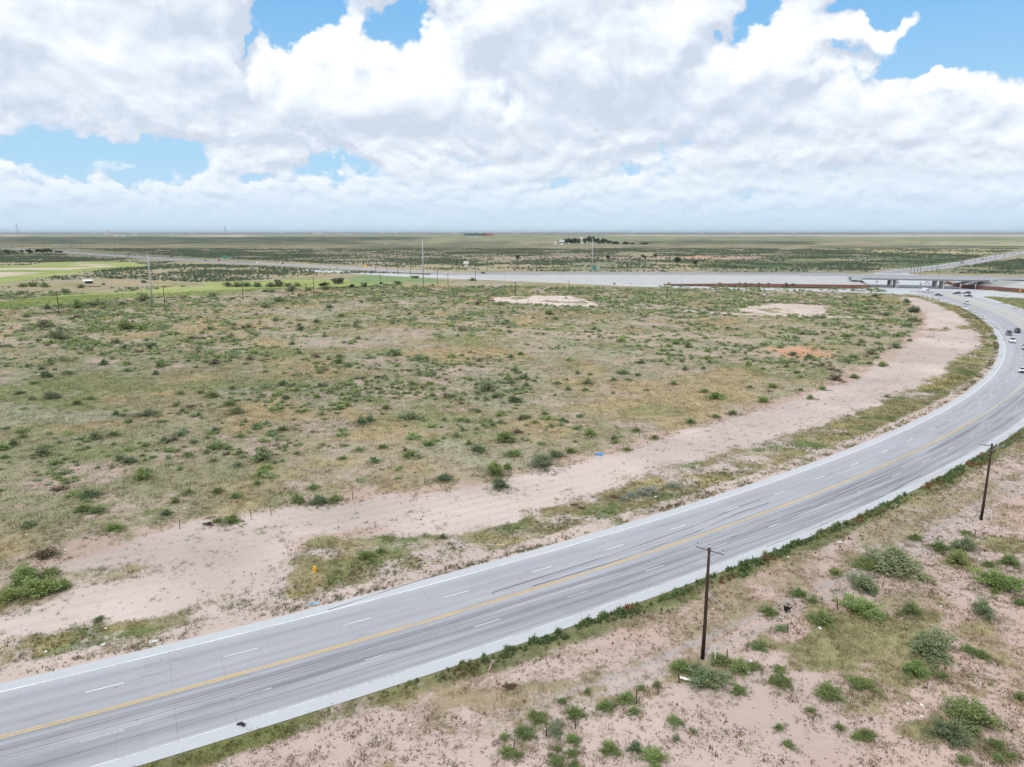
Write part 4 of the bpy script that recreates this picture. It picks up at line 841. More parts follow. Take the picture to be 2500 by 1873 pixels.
def build_weeds():
    N = 15000; th = rng.uniform(-64, -34, N); w = rng.uniform(.1, 5.2, N); er = np.interp(th, [-72, -44.5, -30], [645.9, 646.1, 652.7]); r = er+w; x = CEN[0]+r*np.cos(np.radians(th)); y = CEN[1]+r*np.sin(np.radians(th))
    core = sst(th, -61.2, -58.5)*(1-sst(th, -51, -47)*.6); cl = fbm(x, y, 6, 4, 95); c2 = fbm(x, y, 3, 3, 96); wid = .8+3.0*np.clip(cl-.25, 0, .6)
    pr = np.where(w < wid, .30+.70*core, .10*core)*np.clip((c2-.25)*3.4, .08, 1); k = (rng.random(N) < pr)&inview(x, y); x, y, w, core, cl, wid = x[k], y[k], w[k], core[k], cl[k], wid[k]; n = len(x)
    s = rng.uniform(.28, .72, n)*(.45+.6*core)*np.clip(1.25-w/wid*.5, .4, 1.2); base = np.array([.125, .18, .075]); alt = np.array([.21, .235, .10]); red = np.array([.26, .15, .08])
    q = (fbm(x, y, 3.5, 3, 98)+rng.normal(0, .05, n)+.10*(w/wid-.5))[:, None]; C = np.where(q < .53, base, np.where(q < .64, alt, red))*rng.uniform(.7, 1.35, (n, 1)); C = C*(core[:, None]*.9+.1)+alt*(1-core[:, None]*.9-.1)*rng.uniform(.7, 1.3, (n, 1))
    pr_ = []
    for i in range(6): V, F_, T, L = leaf_cloud(np.random.default_rng(300+i), 70, 'bushy'); pr_.append((V*np.array([.95, .95, 1.5]), F_, T))
    scatter('roadside_weeds', pr_, np.c_[x, y, 0*x], np.c_[s*1.1, s], rng.uniform(0, 6.28, n), C); print('weeds', n)
    # low weeds along the left shoulder and the tall stalks behind it
    th = rng.uniform(-66, -20, 16000); w = np.where(rng.random(16000) < .45, rng.random(16000)**1.5*1.6, 5.0+rng.normal(0, 1.6, 16000)); r = np.interp(th, [-72, -46, -26, -16], [627.6, 627.6, 623.4, 624.8])-w
    x = CEN[0]+r*np.cos(np.radians(th)); y = CEN[1]+r*np.sin(np.radians(th)); cl = fbm(x, y, 4, 3, 97); k = (w > .05)&(rng.random(16000) < np.clip((cl-.38)*2.6, 0, 1))&inview(x, y); x, y = x[k], y[k]; n = len(x)
    q = rng.random((n, 1)); C = np.where(q < .5, np.array([.10, .13, .05]), np.where(q < .85, np.array([.20, .18, .085]), np.array([.28, .15, .07])))*rng.uniform(.7, 1.3, (n, 1)); s = rng.uniform(.6, 1.5, n)
    scatter('roadside_weeds', [tuft(320+i, 12, .26, .022, .22, .7) for i in range(4)], np.c_[x, y, 0*x], np.c_[s, s], rng.uniform(0, 6.28, n), C)
build_weeds()
def build_scrub():
    # small shrubs of the field, past the three hundred that are built one by one
    n = 170000; x, y = pts_in(n, -420, 330, 75, 570); px, py = topx(x, y); r, th = polar(x, y); so, ve, cv, br, sp_ = zones(x, y)
    k = inview(x, y)&(r < 612)&(br > .12)&(py > 700); x, y, br, px, py = x[k], y[k], br[k], px[k], py[k]; D_ = np.hypot(x, y); cl = fbm(x, y, 11, 3, 71)
    pr = np.clip((br-.1)*.8, 0, .7)*np.clip((cl-.40)*4, .08, 1)*np.interp(D_, [80, 150, 250, 400, 560], [.40, .55, .6, .65, .75]); k = rng.random(len(x)) < pr; x, y, D_ = x[k], y[k], D_[k]; n = len(x)
    C = np.array([c[0] for c in COLS.values()])[rng.choice(5, n, p=[.28, .04, .26, .34, .08])]*np.interp(D_, [150, 400], [1.1, 1.2])[:, None]*rng.uniform(.8, 1.2, (n, 1)); s = rng.uniform(.6, 1.6, n)+(rng.random(n)**4)*1.8; s = s*np.interp(D_, [100, 250, 450], [1, 1.25, 1.5])
    def pl(m, kinds): return [leaf_cloud(np.random.default_rng(400+i), m, kinds[i % len(kinds)])[:3] for i in range(6)]
    a = D_ < 230
    scatter('desert_scrub', pl(200, ['bushy', 'airy', 'low']), np.c_[x, y, hmap(x, y)][a], np.c_[s, s*rng.uniform(.5, .85, n)][a], rng.uniform(0, 6.28, n)[a], C[a]); a = ~a
    scatter('desert_scrub', pl(70, ['bushy', 'airy', 'low']), np.c_[x, y, hmap(x, y)][a], np.c_[s*1.15, s*rng.uniform(.5, .8, n)][a], rng.uniform(0, 6.28, n)[a], C[a]); print('scrub', n)
    # the plain beyond the highway
    n = 420000; y = np.sqrt(rng.random(n))*1850; x = rng.uniform(-.78, .78, n)*y; px, py = topx(x, y)
    sy = np.interp(px, [-100, 0, 250, 500, 700, 850, 1000, 1110, 1500, 2100, 2600], [597, 598, 613, 631, 640, 648, 655, 662, 665, 665, 672]); near_ok = (px < 1100)&(py < np.interp(px, [0, 250, 500, 700, 850, 1000], [690, 680, 690, 680, 668, 668]))&(py > sy+14)
    so, ve, cv, br, sp_ = zones(x, y); xr = np.interp(py, [608, 620, 628, 640, 653, 662], [2500, 2440, 2400, 2330, 2210, 2130]); onroad = (px > xr-12)&(px < xr+110)&(py > 604)
    cl = fbm(x, y, 30, 4, 72); k = inview(x, y, 20)&((py < sy-1)|near_ok)&~onroad&(rng.random(n) < np.clip((br+(cl-.5)*1.6-.2)*1.1, .03, 1)*np.where(near_ok, .8, .62)*(br > .05)); x, y = x[k], y[k]; n = len(x)
    s = rng.uniform(1.2, 3.4, n); C = np.array([[.11, .16, .095], [.14, .175, .11], [.18, .19, .13]])[rng.choice(3, n, p=[.5, .3, .2])]*rng.uniform(.8, 1.2, (n, 1))
    scatter('desert_scrub', pl(14, ['bushy', 'airy']), np.c_[x, y, 0*x], np.c_[s, s*rng.uniform(.6, 1, n)], rng.uniform(0, 6.28, n), C); print('plain', n)
build_scrub()

# ------------------------------------------------------------------ trees far off: trunk and crown each
def tree(px, py, wpx, hpx, colr, label, group=None, n=500, shape='round'):
    x, y, _ = at(px, py); sc_ = math.hypot(x, y)/F_PX; W = wpx*sc_; H = hpx*sc_; rg = np.random.default_rng(int(px*7+py)); t = empty('tree', (x, y, 0), random.uniform(0, 6), label=label, cat='tree', group=group)
    V, F_, T, L = leaf_lobes(rg, n, 'bushy'); z = V[:, 2]/.68
    V = np.c_[V[:, 0]*W*1.25, V[:, 1]*W*1.25, (.14+.9*z)*H]; o = np_mesh('crown', V, F_, M['leaf'], t, attrs={'tint': ('FACE', 'FLOAT', T)}); o.color = (*colr, 1)
    v = MB().tube([(0, 0, -.2), (.02*W, .01*W, H*.35), (0, 0, H*.7)], [W*.05, W*.035, W*.012], 6); v.tube([(0, 0, H*.25), (W*.2, W*.1, H*.6)], [W*.025, W*.008], 5); v.tube([(0, 0, H*.22), (-W*.22, W*.05, H*.55)], [W*.025, W*.008], 5)
    v.build('trunk', M['bark'], t)
dk_ = (.045, .075, .040)
for i, (a, b, w, h) in enumerate([(75,397,62,36),(150,393,30,22),(250,388,36,30),(320,398,84,44),(400,390,50,42),(455,392,90,44),(515,388,60,44),(545,392,60,36),(608,388,30,24),(645,390,60,24)]):
    tree(a*.226, 530+b*.226, w*.226, h*.226, dk_, 'dark round tree beside the far left highway, %s from the left' % ('first','second','third','fourth','fifth','sixth','seventh','eighth','ninth','tenth')[i], 'row of dark trees left of the highway')
for i, (a, b, w, h) in enumerate([(1640,292,60,48),(1705,296,80,70),(1750,296,90,76),(1800,294,80,66),(1895,290,60,62),(1935,285,60,92),(1975,285,60,80),(2005,290,50,70),(2032,290,36,70),(2060,292,60,48),(2105,292,70,64),(2150,296,60,44),(2190,298,50,36),(2240,298,60,40),(2330,298,70,34),(2400,298,50,24),(2530,298,90,26)]):
    tree(1000+a*.226, 530+b*.226, w*.226*1.15, h*.226, dk_ if i not in (5, 8) else (.07, .075, .05), 'dark ranch tree beyond the highway, %s' % pa(1000+a*.226), 'trees around the far ranch house')
for i in range(9): tree(1000+(600+i*26)*.226, 530+204*.226, 34*.226, (22+5*(i % 3))*.226, dk_, 'tiny dark tree left of the far red roofed building, %s in its row' % ('first','second','third','fourth','fifth','sixth','seventh','eighth','ninth')[i], 'far clump of trees by the red roofed building', 120)
for (a, b, w, h, k) in [(1293,755,100,58,0),(1440,722,150,70,1),(1912,746,56,48,0),(1590,770,60,50,0),(790,745,70,70,0),(1720,765,64,60,1)]:
    tree(500+a*.226, 530+b*.226, w*.226, h*.226, (dk_, (.12, .14, .08))[k], '%s tree beside the green golf course, %s' % (('dark', 'pale thin')[k], pa(500+a*.226)), 'trees along the golf course')
for (px, py, w, h) in [(1486,634,12,12),(1264,634,12,12),(1575,633,9,9),(1653,643,22,17),(1600,628,9,9),(1699,646,16,10),(1570,630,10,9)]:
    tree(px, py, w, h, dk_, 'lone dark tree beyond the embankment, '+pw(px, py), 'lone trees beyond the highway')

# ------------------------------------------------------------------ large wooden poles in the foreground, with their wires
def big_pole(x, y, rz, lab, style, ztop=11.9, guy=True):
    t = empty('utility_pole', (x, y, -.05), rz, label=lab, cat='utility pole', group='wooden power poles right of the road')
    MB().tube([(0, 0, 0), (.03, .02, 4), (.02, 0, 8), (0, 0, ztop)], [.20, .175, .15, .125], 12).build('pole', M['wood'], t, smooth=True)
    a = MB(); a.box((0, .17, ztop-.35), (2.9, .10, .13)); a.build('crossarm', M['arm'], t, bevel=.01)
    b = MB(); b.tube([(-.75, .2, ztop-.42), (0, .19, ztop-1.15)], .022, 5); b.tube([(.75, .2, ztop-.42), (0, .19, ztop-1.15)], .022, 5); b.build('brace', M['galv'], t)
    ins = [(-1.32, .17, ztop-.28), (0, 0, ztop), (1.32, .17, ztop-.28)] if style == 0 else [(-1.35, .17, ztop-.28), (-1.1, .17, ztop-.28), (.7, .17, ztop-.28), (1.35, .17, ztop-.28)]
    for q in ins:
        i_ = MB().lathe(q, [(.02, 0), (.02, .1), (.07, .1), (.055, .17), (.07, .19), (.045, .27), (.02, .30)], 10).build('insulator', M['porc'], t)
        MB().lathe((q[0], q[1], q[2]+.30), [(.05, 0), (.06, .03), (.035, .09)], 8).build('cap', M['dark'], i_)
    if style == 0:
        MB().tube([(.1, .1, 7.25), (1.15, -.35, 6.95), (2.3, -.8, 6.75)], .028, 6).build('standoff_arm', M['galv'], t)
        MB().tube([(.15, .05, ztop-1.3), (1.25, .1, ztop-.55)], .02, 5).build('brace_rod', M['galv'], t)
    return t
def arcpt(t_, r=657.5): x, y = rc(r, t_); return x, y
P1, P2 = at(1715, 1607)[:2], at(2395, 1270)[:2]
th1, th2 = -57.8, -52.4
base_rz = lambda t_: R(t_)
big_pole(*P1, R(-40), 'tall dark wooden power pole near the bottom centre, beside bright green shrubs', 0, 12.0)
big_pole(*P2, R(-32), 'second dark wooden power pole, near the right edge, its crossarm seen against the road', 1, 11.9)
P0 = rc(657.8, -63.0); P3 = rc(657.6, -47.0)
def wire(a, b, sag, lab, r=.020):
    a, b = Vector(a), Vector(b); pts = []
    for i in range(25): f = i/24; q = a.lerp(b, f); q.z -= sag*4*f*(1-f); pts.append(q)
    MB().tube(pts, r, 4).build('power_line', M['wire'], label=lab, cat='wire', group='thin power lines above the road edge')
def armpt(P, rz, dx, z): return (P[0]+math.cos(rz)*dx, P[1]+math.sin(rz)*dx, z)
for k, (dx, nm) in enumerate(((-1.32, 'nearest the road'), (0, 'in the middle'), (1.32, 'farthest from the road'))):
    zt = 12.3 if dx == 0 else 11.95
    wire(armpt(P0, R(-35), dx, zt-.3), armpt(P1, R(-40), dx, zt), .6, 'thin grey power line left of the first wooden pole, the one %s' % nm)
    wire(armpt(P1, R(-40), dx, zt), armpt(P2, R(-32), dx, 11.95), .7, 'power line between the two large wooden poles, the one %s' % nm)
    wire(armpt(P2, R(-32), dx, 11.95), armpt(P3, R(-32), dx, 11.7), .7, 'thin grey power line right of the second wooden pole, the one %s' % nm)
for (px, py, py2, P, nm) in ((1747, 1615, 1560, P1, 'first'), (2421, 1272, 1236, P2, 'second')):
    b = Vector(at(px, py)); t = empty('guy_wire', b, label='slim white guy wire guard standing just right of the %s large wooden pole' % nm, cat='guy wire', group='guy wires of the large poles')
    d = (Vector((P[0], P[1], 10.6))-b); MB().tube([(0, 0, 0), tuple(d*.16)], .045, 8).build('guard', M['white'], t); MB().tube([(0, 0, 0), tuple(d)], .012, 4).build('cable', M['wire'], t)

# ------------------------------------------------------------------ transmission masts, wooden poles, lamp posts, far poles
def pole_at(kind, px, py, pt, px2=None, H=None, group=None, lab=None):
    x, y, _ = at(px, py); h = H or at_d(px, pt, y)
    names = dict(mast=('transmission_mast', 'mast'), wood=('utility_pole', 'utility pole'), lamp=('street_lamp', 'street lamp'))[kind]
    t = empty(names[0], (x, y, 0), R(20), label=lab or {'mast': 'tall pale grey steel transmission mast', 'wood': 'thin dark wooden pole' if 'far' not in (group or '') else 'far small wooden pole', 'lamp': 'slim pale street lamp'}[kind]+', '+pw(px, py), cat=names[1], group=group)
    if kind == 'mast':
        MB().tube([(0, 0, 0), (0, 0, h)], [.58*h/36, .20*h/36], 12).build('shaft', M['galv'], t, smooth=True)
        for j, z in enumerate((h*.97, h*.88, h*.79)): s_ = (-1, 1, -1)[j]; MB().tube([(0, 0, z), (1.8*s_, 0, z+.5)], [.14, .07], 6).build('arm', M['galv'], t); MB().lathe((1.8*s_, 0, z-.9), [(.05, 0), (.12, .2), (.12, 1.2), (.05, 1.4)], 6).build('insulator', M['arm'], t)
    elif kind == 'wood':
        MB().tube([(0, 0, -.1), (0, 0, h)], [.21, .15], 8).build('pole', M['wood'], t); MB().box((0, .15, h-.5), (2.6, .12, .14)).build('crossarm', M['wood'], t)
        for dx in (-1.1, 0, 1.1): MB().lathe((dx, .15 if dx else 0, h-.42 if dx else h), [(.05, 0), (.08, .15), (.03, .3)], 6).build('insulator', M['porc'], t)
    else:
        MB().tube([(0, 0, -.1), (0, 0, h), (.5, 0, h+.3), (1.8, 0, h+.35)], [.14, .09, .06, .05], 8).build('pole', M['galv'], t); MB().box((2.1, 0, h+.33), (.8, .3, .14)).build('lamp_head', M['galv'], t)
    return t
for a in ((373,743.6,620),(1034,697,582),(1445,668,582),(1639.5,654,620),(1788,642,620),(1929,627,601)): pole_at('mast', *a, group='pale steel transmission masts')
# white transformers hang on one pole
for a in ((145,767,711),(403,747.5,699.5),(594,732,686),(748,728,693),(767,719,675),(929.5,710,671),(1068.5,697,656.6),(1094,701,670),(1258,721.7,688),(1389,711.5,686),(1628,729,695)): pole_at('wood', *a, group='wooden poles across the field')
tp = pole_at('wood', 1864, 741, 706, group='wooden poles across the field', lab='wooden pole carrying two white transformer drums behind the bare gravel patch')
for dx in (-.45, .45): MB().lathe((dx, -.25, 4.9), [(.3, 0), (.32, .05), (.32, 1.0), (.2, 1.1)], 12).build('transformer', M['roofw'], tp)
for a in ((1115,660,636),(1189,664,632),(1265,662,629.5),(1161,691,647.5),(1002,674.7,647.5),(917,665.6,643),(945,667,643),(972,671,643),(920,654,635),(675,641,620),(1725,647.5,629.5),(1540,662,632),(2223,670,647.5),(2232,668,647.5),(2240,665.6,640),(2246,670,638.5),(2287.5,659,636),(2293,670,655),(2351,647.5,627),(2380,640,619),(2407,636,618),(2429,634,618),(2451,632,611),(2471,625,611),(2489,624,608),
          (30,616,593),(56,609,590),(110,607,593),(175,611,598),(199,613.6,598),(281,618,600),(311,618,605),(375,624,608),(449,628,611),(471,630.6,617),(2027,616,600),(2057,617,608),(2087,617,608),(2122,614,598)): pole_at('wood', *a, group='far wooden poles along the highways')
for a in ((1231.6,683.7,637),(1462,667,627),(1663,697,670),(1881.5,711,670),(529,634,618),(574.6,636,619),(602,637,620),(637,640,622),(663,641,624),(684,642,625),(707,644,626),(719,645,629),(791,648,632),(982,656,642),(1827,664,650),(2039,667,650)): pole_at('lamp', *a, group='street lamps along the highway')

# ------------------------------------------------------------------ fence posts
FP = [(439,1290,1270),(613,1261,1248),(662,1257,1233),(861,1217,1197),(1037,1181,1162),(1308,1126,1110),(1329,1113,1105),(1452.6,1091,1080),(1560,1067,1055),(1816,999,987),(1883,977,967),(1942,959,949),(1991,943,933),(2132,881,872),(2290,836,829)]
FQ = [(1254,1835,1805),(1404.6,1779.5,1749),(1554,1717,1684),(1606,1694,1663),(1657,1667,1650),(1776,1609,1592),(1823,1592,1571),(1922.5,1544,1527),(2008,1500.6,1483),(2044.5,1487,1462.5),(2082.6,1466,1447),(2155,1434,1411),(2330.5,1336,1316),(2304,1345,1329),(2379,1311,1301),(1334.5,1796,1778)]
ordn = ['first', 'second', 'third', 'fourth', 'fifth', 'sixth', 'seventh', 'eighth', 'ninth', 'tenth', 'eleventh', 'twelfth', 'thirteenth', 'fourteenth', 'fifteenth', 'sixteenth']
for side, LST, nm in ((0, FP, 'field edge'), (1, sorted(FQ), 'right side of the road')):
    for i, (px, py, pt) in enumerate(sorted(LST)):
        x, y, _ = at(px, py); h = min(2.0, max(1.1, at_d(px, pt, y))); l = random.uniform(-.12, .12)
        MB().tube([(0, 0, -.1), (l*.4, 0, h*.5), (l, random.uniform(-.05, .05), h)], [.065, .06, .05], 7).build('fence_post', M['postw'], label='short weathered fence post on the %s, %s from the left' % (nm, ordn[i]), cat='fence post', group='old fence posts on the %s' % nm).location = (x, y, 0)

# ------------------------------------------------------------------ hydrant, litter and debris
x, y, _ = at(769, 1397); t = empty('fire_hydrant', (x, y, 0), R(20), label='bright yellow fire hydrant standing in the dry grass between dirt strip and road', cat='fire hydrant'); t.scale = (1.05, 1.05, 1.05)
MB().lathe((0, 0, 0), [(.22, 0), (.22, .05), (.15, .07), (.14, .55), (.17, .57), (.17, .63), (.14, .64)], 16).build('barrel', M['yellow'], t, smooth=False)
MB().lathe((0, 0, .64), [(.165, 0), (.15, .09), (.09, .16), (.04, .19), (.04, .25)], 16).build('bonnet', M['yellow'], t)
for d in ((1, 0), (-1, 0), (0, -1)): MB().tube([(d[0]*.12, d[1]*.12, .45), (d[0]*.28, d[1]*.28, .45)], .075 if d[1] == 0 else .1, 10).build('outlet', M['yellow'], t)
def crumpled(name, px, py, w, d, h, mat, lab, cat='litter', rz=None, seed=0, group='scattered litter'):
    """a crumpled sheet: an uneven folded surface with thickness"""
    rg = np.random.default_rng(int(px*3+py)); n = 6; v = MB(); x, y, _ = at(px, py); zz_ = rg.random((n, n))*h
    P = [[(w*(i/(n-1)-.5)*(1+.15*rg.normal()), d*(j/(n-1)-.5)*(1+.15*rg.normal()), .03+zz_[i, j]) for j in range(n)] for i in range(n)]
    for i in range(n-1):
        for j in range(n-1): v.quad(P[i][j], P[i+1][j], P[i+1][j+1], P[i][j+1])
    o = v.build(name, mat, label=lab, cat=cat, group=group); o.location = (x, y, 0); o.rotation_euler = (0, 0, rg.uniform(0, 3) if rz is None else rz)
    sd = o.modifiers.new('thickness', 'SOLIDIFY'); sd.thickness = .012; return o
crumpled('tarp', 1463, 1110, 1.5, 1.0, .22, M['blue'], 'small bright blue tarp at the edge of the grassy field by the dirt strip', 'tarp', group=None)
crumpled('cardboard_sheet', 1224, 1331, .9, .7, .08, M['card'], 'tan cardboard piece on the verge left of the road, the larger right one', 'cardboard', group=None)
crumpled('cardboard_sheet', 1040, 1382, .6, .4, .06, M['card'], 'small yellowish cardboard scrap on the verge just left of the road', 'cardboard', group=None)
crumpled('plastic_sheet', 767, 1475, 1.2, .6, .07, M['sky_sheet'], 'pale blue sheet lying flat on the dirt beside the left road edge', 'sheet', .2, group=None)
crumpled('tyre_scrap', 507, 1281, 1.3, .7, .3, M['black'], 'black tyre scrap lying left of the bright shrub on the dirt strip', 'tyre scrap', .1, group=None)
crumpled('tyre_scrap', 590, 1771, .75, .35, .16, M['black'], 'small black rubber scrap lying on the right shoulder of the road', 'tyre scrap', -.3, group=None).location.z = .03
crumpled('bin_bag', 1923, 1496, .7, .6, .9, M['black'], 'torn black plastic bag caught on a shrub right of the road', 'bag', group=None)
crumpled('plastic_sheet', 1675, 1660, 1.2, .4, .2, M['white'], 'long white plastic scrap lying at the left foot of the green shrubs under the pole', 'plastic', -.35, group=None)
crumpled('white_sheet', 375, 1567, .9, .45, .04, M['white'], 'flat white board on the verge beside the left road edge', 'board', .3, group=None)
LIT = [(253,1575,.7,'verge left of the road'),(257,1536,.6,'verge left of the road'),(160,1343,.5,'grass at the field edge'),(112,1592,.5,'verge left of the road'),(66,1306,.5,'grass at the field edge'),(1601,1214,.7,'verge left of the road'),(450,1242,.5,'field edge'),(530,1213,.4,'field edge'),(1074,1369,.5,'verge left of the road'),(2050,1325,.7,'grass right of the road'),(1924,1361,.5,'grass right of the road'),(2002,1535,.7,'green shrub right of the road'),(1834,1617,.6,'bright shrub near the first wooden pole'),(1827,1643,.5,'shrub near the first wooden pole'),(1315,1762,.45,'bright green shrub at the bottom'),(1333,1781,.4,'shrub at the bottom'),(1538,1743,.35,'shrub at the bottom'),(1374,1798,.25,'shrub at the bottom'),(2391,1366,.5,'pink ground at the right'),(2471,1488,.5,'pink ground at the right'),(2241,1509,.4,'grass mat at the right'),(2297,1481,.5,'pink ground at the right'),(2250,1723,.5,'pebbly ground at the lower right'),(2249,1750,.5,'pebbly ground at the lower right'),(1740,1487,.3,'dry grass beside the first pole'),(1688,1512,.3,'dry grass beside the first pole'),(1907,1509,.5,'shrub right of the road'),(2370,1740,.4,'pebbly ground at the lower right'),(2215,1719,.3,'pebbly ground at the lower right'),(737,1139,.4,'grassy field'),(734,998,.4,'grassy field'),(1032,1089,.5,'grassy field'),(1121,1101,.4,'grassy field'),(1002,1771,.3,'pink ground at the bottom'),(1774,829,.6,'grassy field'),(890,1470,.3,'left road edge'),(1529,1281,.35,'left road edge')]
for (px, py, w, wh) in LIT: crumpled('litter', px, py, w*.75, w*.45, w*.18, M['white'], 'white litter scrap, %s, %s' % (wh, pw(px, py)))
x, y, _ = at(1192, 1640); MB().tube([(0, 0, .08), (.5, 1.7, .16)], .09, 4).build('wood_plank', M['plank'], label='pale wooden plank lying beside the weeds at the right road edge', cat='plank').location = (x, y, 0)
x, y, _ = at(1280, 1714); MB().lathe((0, 0, 0), [(.10, 0), (.14, .1), (.12, .24), (.05, .3)], 10).build('rusty_can', M['brick'], label='small dark rusty can alone on the pink ground at the bottom', cat='can').location = (x, y, 0)

# ------------------------------------------------------------------ vehicles
def paint(name, c):
    if name not in M: M[name] = simple(name, c, .3, .0, .02, .3, .6)
    return M[name]
PC = {'white': (.80, .80, .80), 'black': (.018, .018, .022), 'blue': (.04, .06, .11), 'grey': (.16, .17, .19), 'red': (.35, .04, .03), 'yellow': (.75, .48, .05), 'dark grey': (.06, .065, .075), 'silver': (.5, .52, .55)}
def vehicle(kind, colr, px, py, rz, lab, z=0.0, group=None):
    x, y, _ = at(px, py, z); t = empty({'pickup': 'pickup_truck', 'suv': 'parked_car', 'sedan': 'car', 'box': 'box_truck', 'semi': 'lorry', 'bus': 'bus'}[kind] if kind != 'suv' else 'car', (x, y, z+.03), rz, label=lab, cat={'pickup': 'pickup truck', 'suv': 'car', 'sedan': 'car', 'box': 'truck', 'semi': 'truck', 'bus': 'bus'}[kind], group=group)
    pm = paint('car_paint_'+colr.replace(' ', '_'), PC[colr]); G_ = M['glass']
    spec = {'pickup': (5.8, 2.0, [(-2.9, .55), (-2.9, 1.22), (-.55, 1.25), (1.15, 1.22), (2.55, 1.12), (2.9, .95), (2.9, .5)], [(-.65, 1.2), (-.5, 1.88), (.75, 1.9), (1.45, 1.2)], (-.45, .72, 1.86)),
            'suv': (4.9, 1.95, [(-2.45, .5), (-2.45, 1.15), (1.0, 1.15), (2.2, 1.02), (2.45, .85), (2.45, .42)], [(-2.35, 1.12), (-2.15, 1.74), (.2, 1.78), (1.05, 1.12)], (-2.05, .15, 1.75)),
            'sedan': (4.8, 1.85, [(-2.4, .4), (-2.4, .95), (-1.6, 1.0), (1.0, .98), (2.15, .82), (2.4, .65), (2.4, .35)], [(-1.85, .97), (-1.05, 1.42), (.15, 1.44), (1.05, .96)], (-1.0, .1, 1.42)),
            'box': (6.2, 2.2, [(-3.1, .6), (-3.1, 1.2), (1.4, 1.2), (2.8, 1.15), (3.1, 1.0), (3.1, .5)], [(.1, 1.18), (.2, 1.95), (1.2, 1.95), (1.8, 1.18)], (.25, 1.15, 1.94)),
            'semi': (7.0, 2.5, [(-3.5, .8), (-3.5, 1.2), (.2, 1.2), (.6, 1.8), (3.2, 1.7), (3.5, .6)], [(.3, 1.78), (.3, 2.9), (1.5, 2.9), (1.9, 1.78)], (.3, 1.5, 2.9)),
            'bus': (9.5, 2.5, [(-4.7, .6), (-4.7, 2.0), (3.6, 2.0), (4.7, 1.5), (4.7, .6)], [(-4.6, 1.95), (-4.6, 2.7), (3.4, 2.7), (3.7, 1.95)], (-4.5, 3.3, 2.68))}[kind]
    L_, W_, prof, cab, roof = spec; hw_ = W_/2
    MB().prism(prof, -hw_, hw_, (1.0, .10)).build('body', pm, t, bevel=.05)
    MB().prism(cab, -hw_+.10, hw_-.10, (cab[0][1], .30)).build('cabin_glass', G_, t, bevel=.03)
    MB().box(((roof[0]+roof[1])/2, 0, roof[2]+.015), (roof[1]-roof[0]+.1, W_-.52, .07)).build('roof', pm, t, bevel=.02)
    wr = {'semi': .5, 'bus': .48}.get(kind, .37)
    for sx in (-1, 1):
        for sy in (-1, 1):
            wx = sx*L_*.31; w = MB().tube([(wx, sy*(hw_-.22), wr), (wx, sy*(hw_+.01), wr)], wr, 14).build('wheel', M['dark'], t); MB().tube([(wx, sy*(hw_+.005), wr), (wx, sy*(hw_+.02), wr)], wr*.55, 10).build('rim', M['galv'], w)
    hz_l = prof[-1][1]+.28
    for sy in (-1, 1): MB().box((L_/2-.02, sy*(hw_-.28), hz_l+.1), (.10, .42, .18)).build('headlight', M['lamp'], t); MB().box((-L_/2+.0, sy*(hw_-.15), hz_l+.15), (.08, .2, .34)).build('tail_light', M['red'], t); MB().box((cab[-1][0]-.35, sy*(hw_+.10), cab[0][1]+.08), (.12, .22, .16)).build('mirror', M['black'], t)
    MB().box((L_/2+.005, 0, hz_l+.05), (.06, W_*.42, .24)).build('grille', M['black'], t); MB().box((L_/2+.03, 0, .48), (.16, W_*.9, .16)).build('bumper', M['black'] if kind != 'pickup' or colr == 'black' else M['galv'], t)
    if kind == 'pickup': MB().box((-1.75, 0, 1.24), (2.1, W_-.36, .03)).build('bed', M['black'], t)
    if kind == 'box': MB().box((-1.5, 0, 2.05), (3.2, 2.1, 1.7)).build('cargo_box', M['white'], t, bevel=.05)
    return t
def head(px, py, toward=True):
    x, y, _ = at(px, py); _, th = polar(x, y); d = (-math.sin(R(th)), math.cos(R(th))); return math.atan2(-d[1], -d[0]) if toward else math.atan2(d[1], d[0])
g1 = 'cars on the curving road'
vehicle('pickup', 'dark grey', 2463, 818, head(2463, 815), 'dark pickup truck coming round the curve, behind and left of the other dark pickup', group=g1)
vehicle('pickup', 'black', 2483.5, 812, head(2483, 809), 'black pickup truck at the right edge of the curve, farthest right of its group', group=g1)
vehicle('pickup', 'white', 2471.5, 836, head(2471, 832), 'white pickup truck on the curve, in front of the two dark pickups', group=g1)
vehicle('suv', 'silver', 2503, 853, head(2500, 850), 'silver car cut by the right photo edge on the curve', group=g1)
vehicle('sedan', 'white', 2497, 909, head(2497, 905), 'nearest white car, on the curve at the right photo edge below the pickups', group=g1)
vehicle('pickup', 'white', 2360, 743, head(2360, 741, True)+R(4), 'white pickup truck alone on the road between junction and curve', group=g1)
vehicle('box', 'white', 2262, 713.5, R(-62), 'white box truck leaving the junction in front of the bridge', group=g1)
vehicle('sedan', 'blue', 2292, 722.5, R(-50), 'dark blue car right behind the white box truck, alone', group=g1)
g2 = 'cars waiting at the junction'
vehicle('suv', 'black', 2336, 719, R(150), 'black SUV at the junction in front of the bridge, leftmost of the queue', group=g2)
vehicle('sedan', 'white', 2349.5, 721.5, R(150), 'white car in the junction queue right of the black SUV', group=g2)
vehicle('suv', 'dark grey', 2360, 718, R(140), 'dark SUV at the back of the junction queue, behind the white car', group=g2)
vehicle('sedan', 'black', 2364, 725, R(140), 'black car at the front right of the junction queue', group=g2)
vehicle('pickup', 'white', 2264, 693, R(180), 'white pickup truck seen under the bridge', group=g2)
g3 = 'vehicles on the far roads'
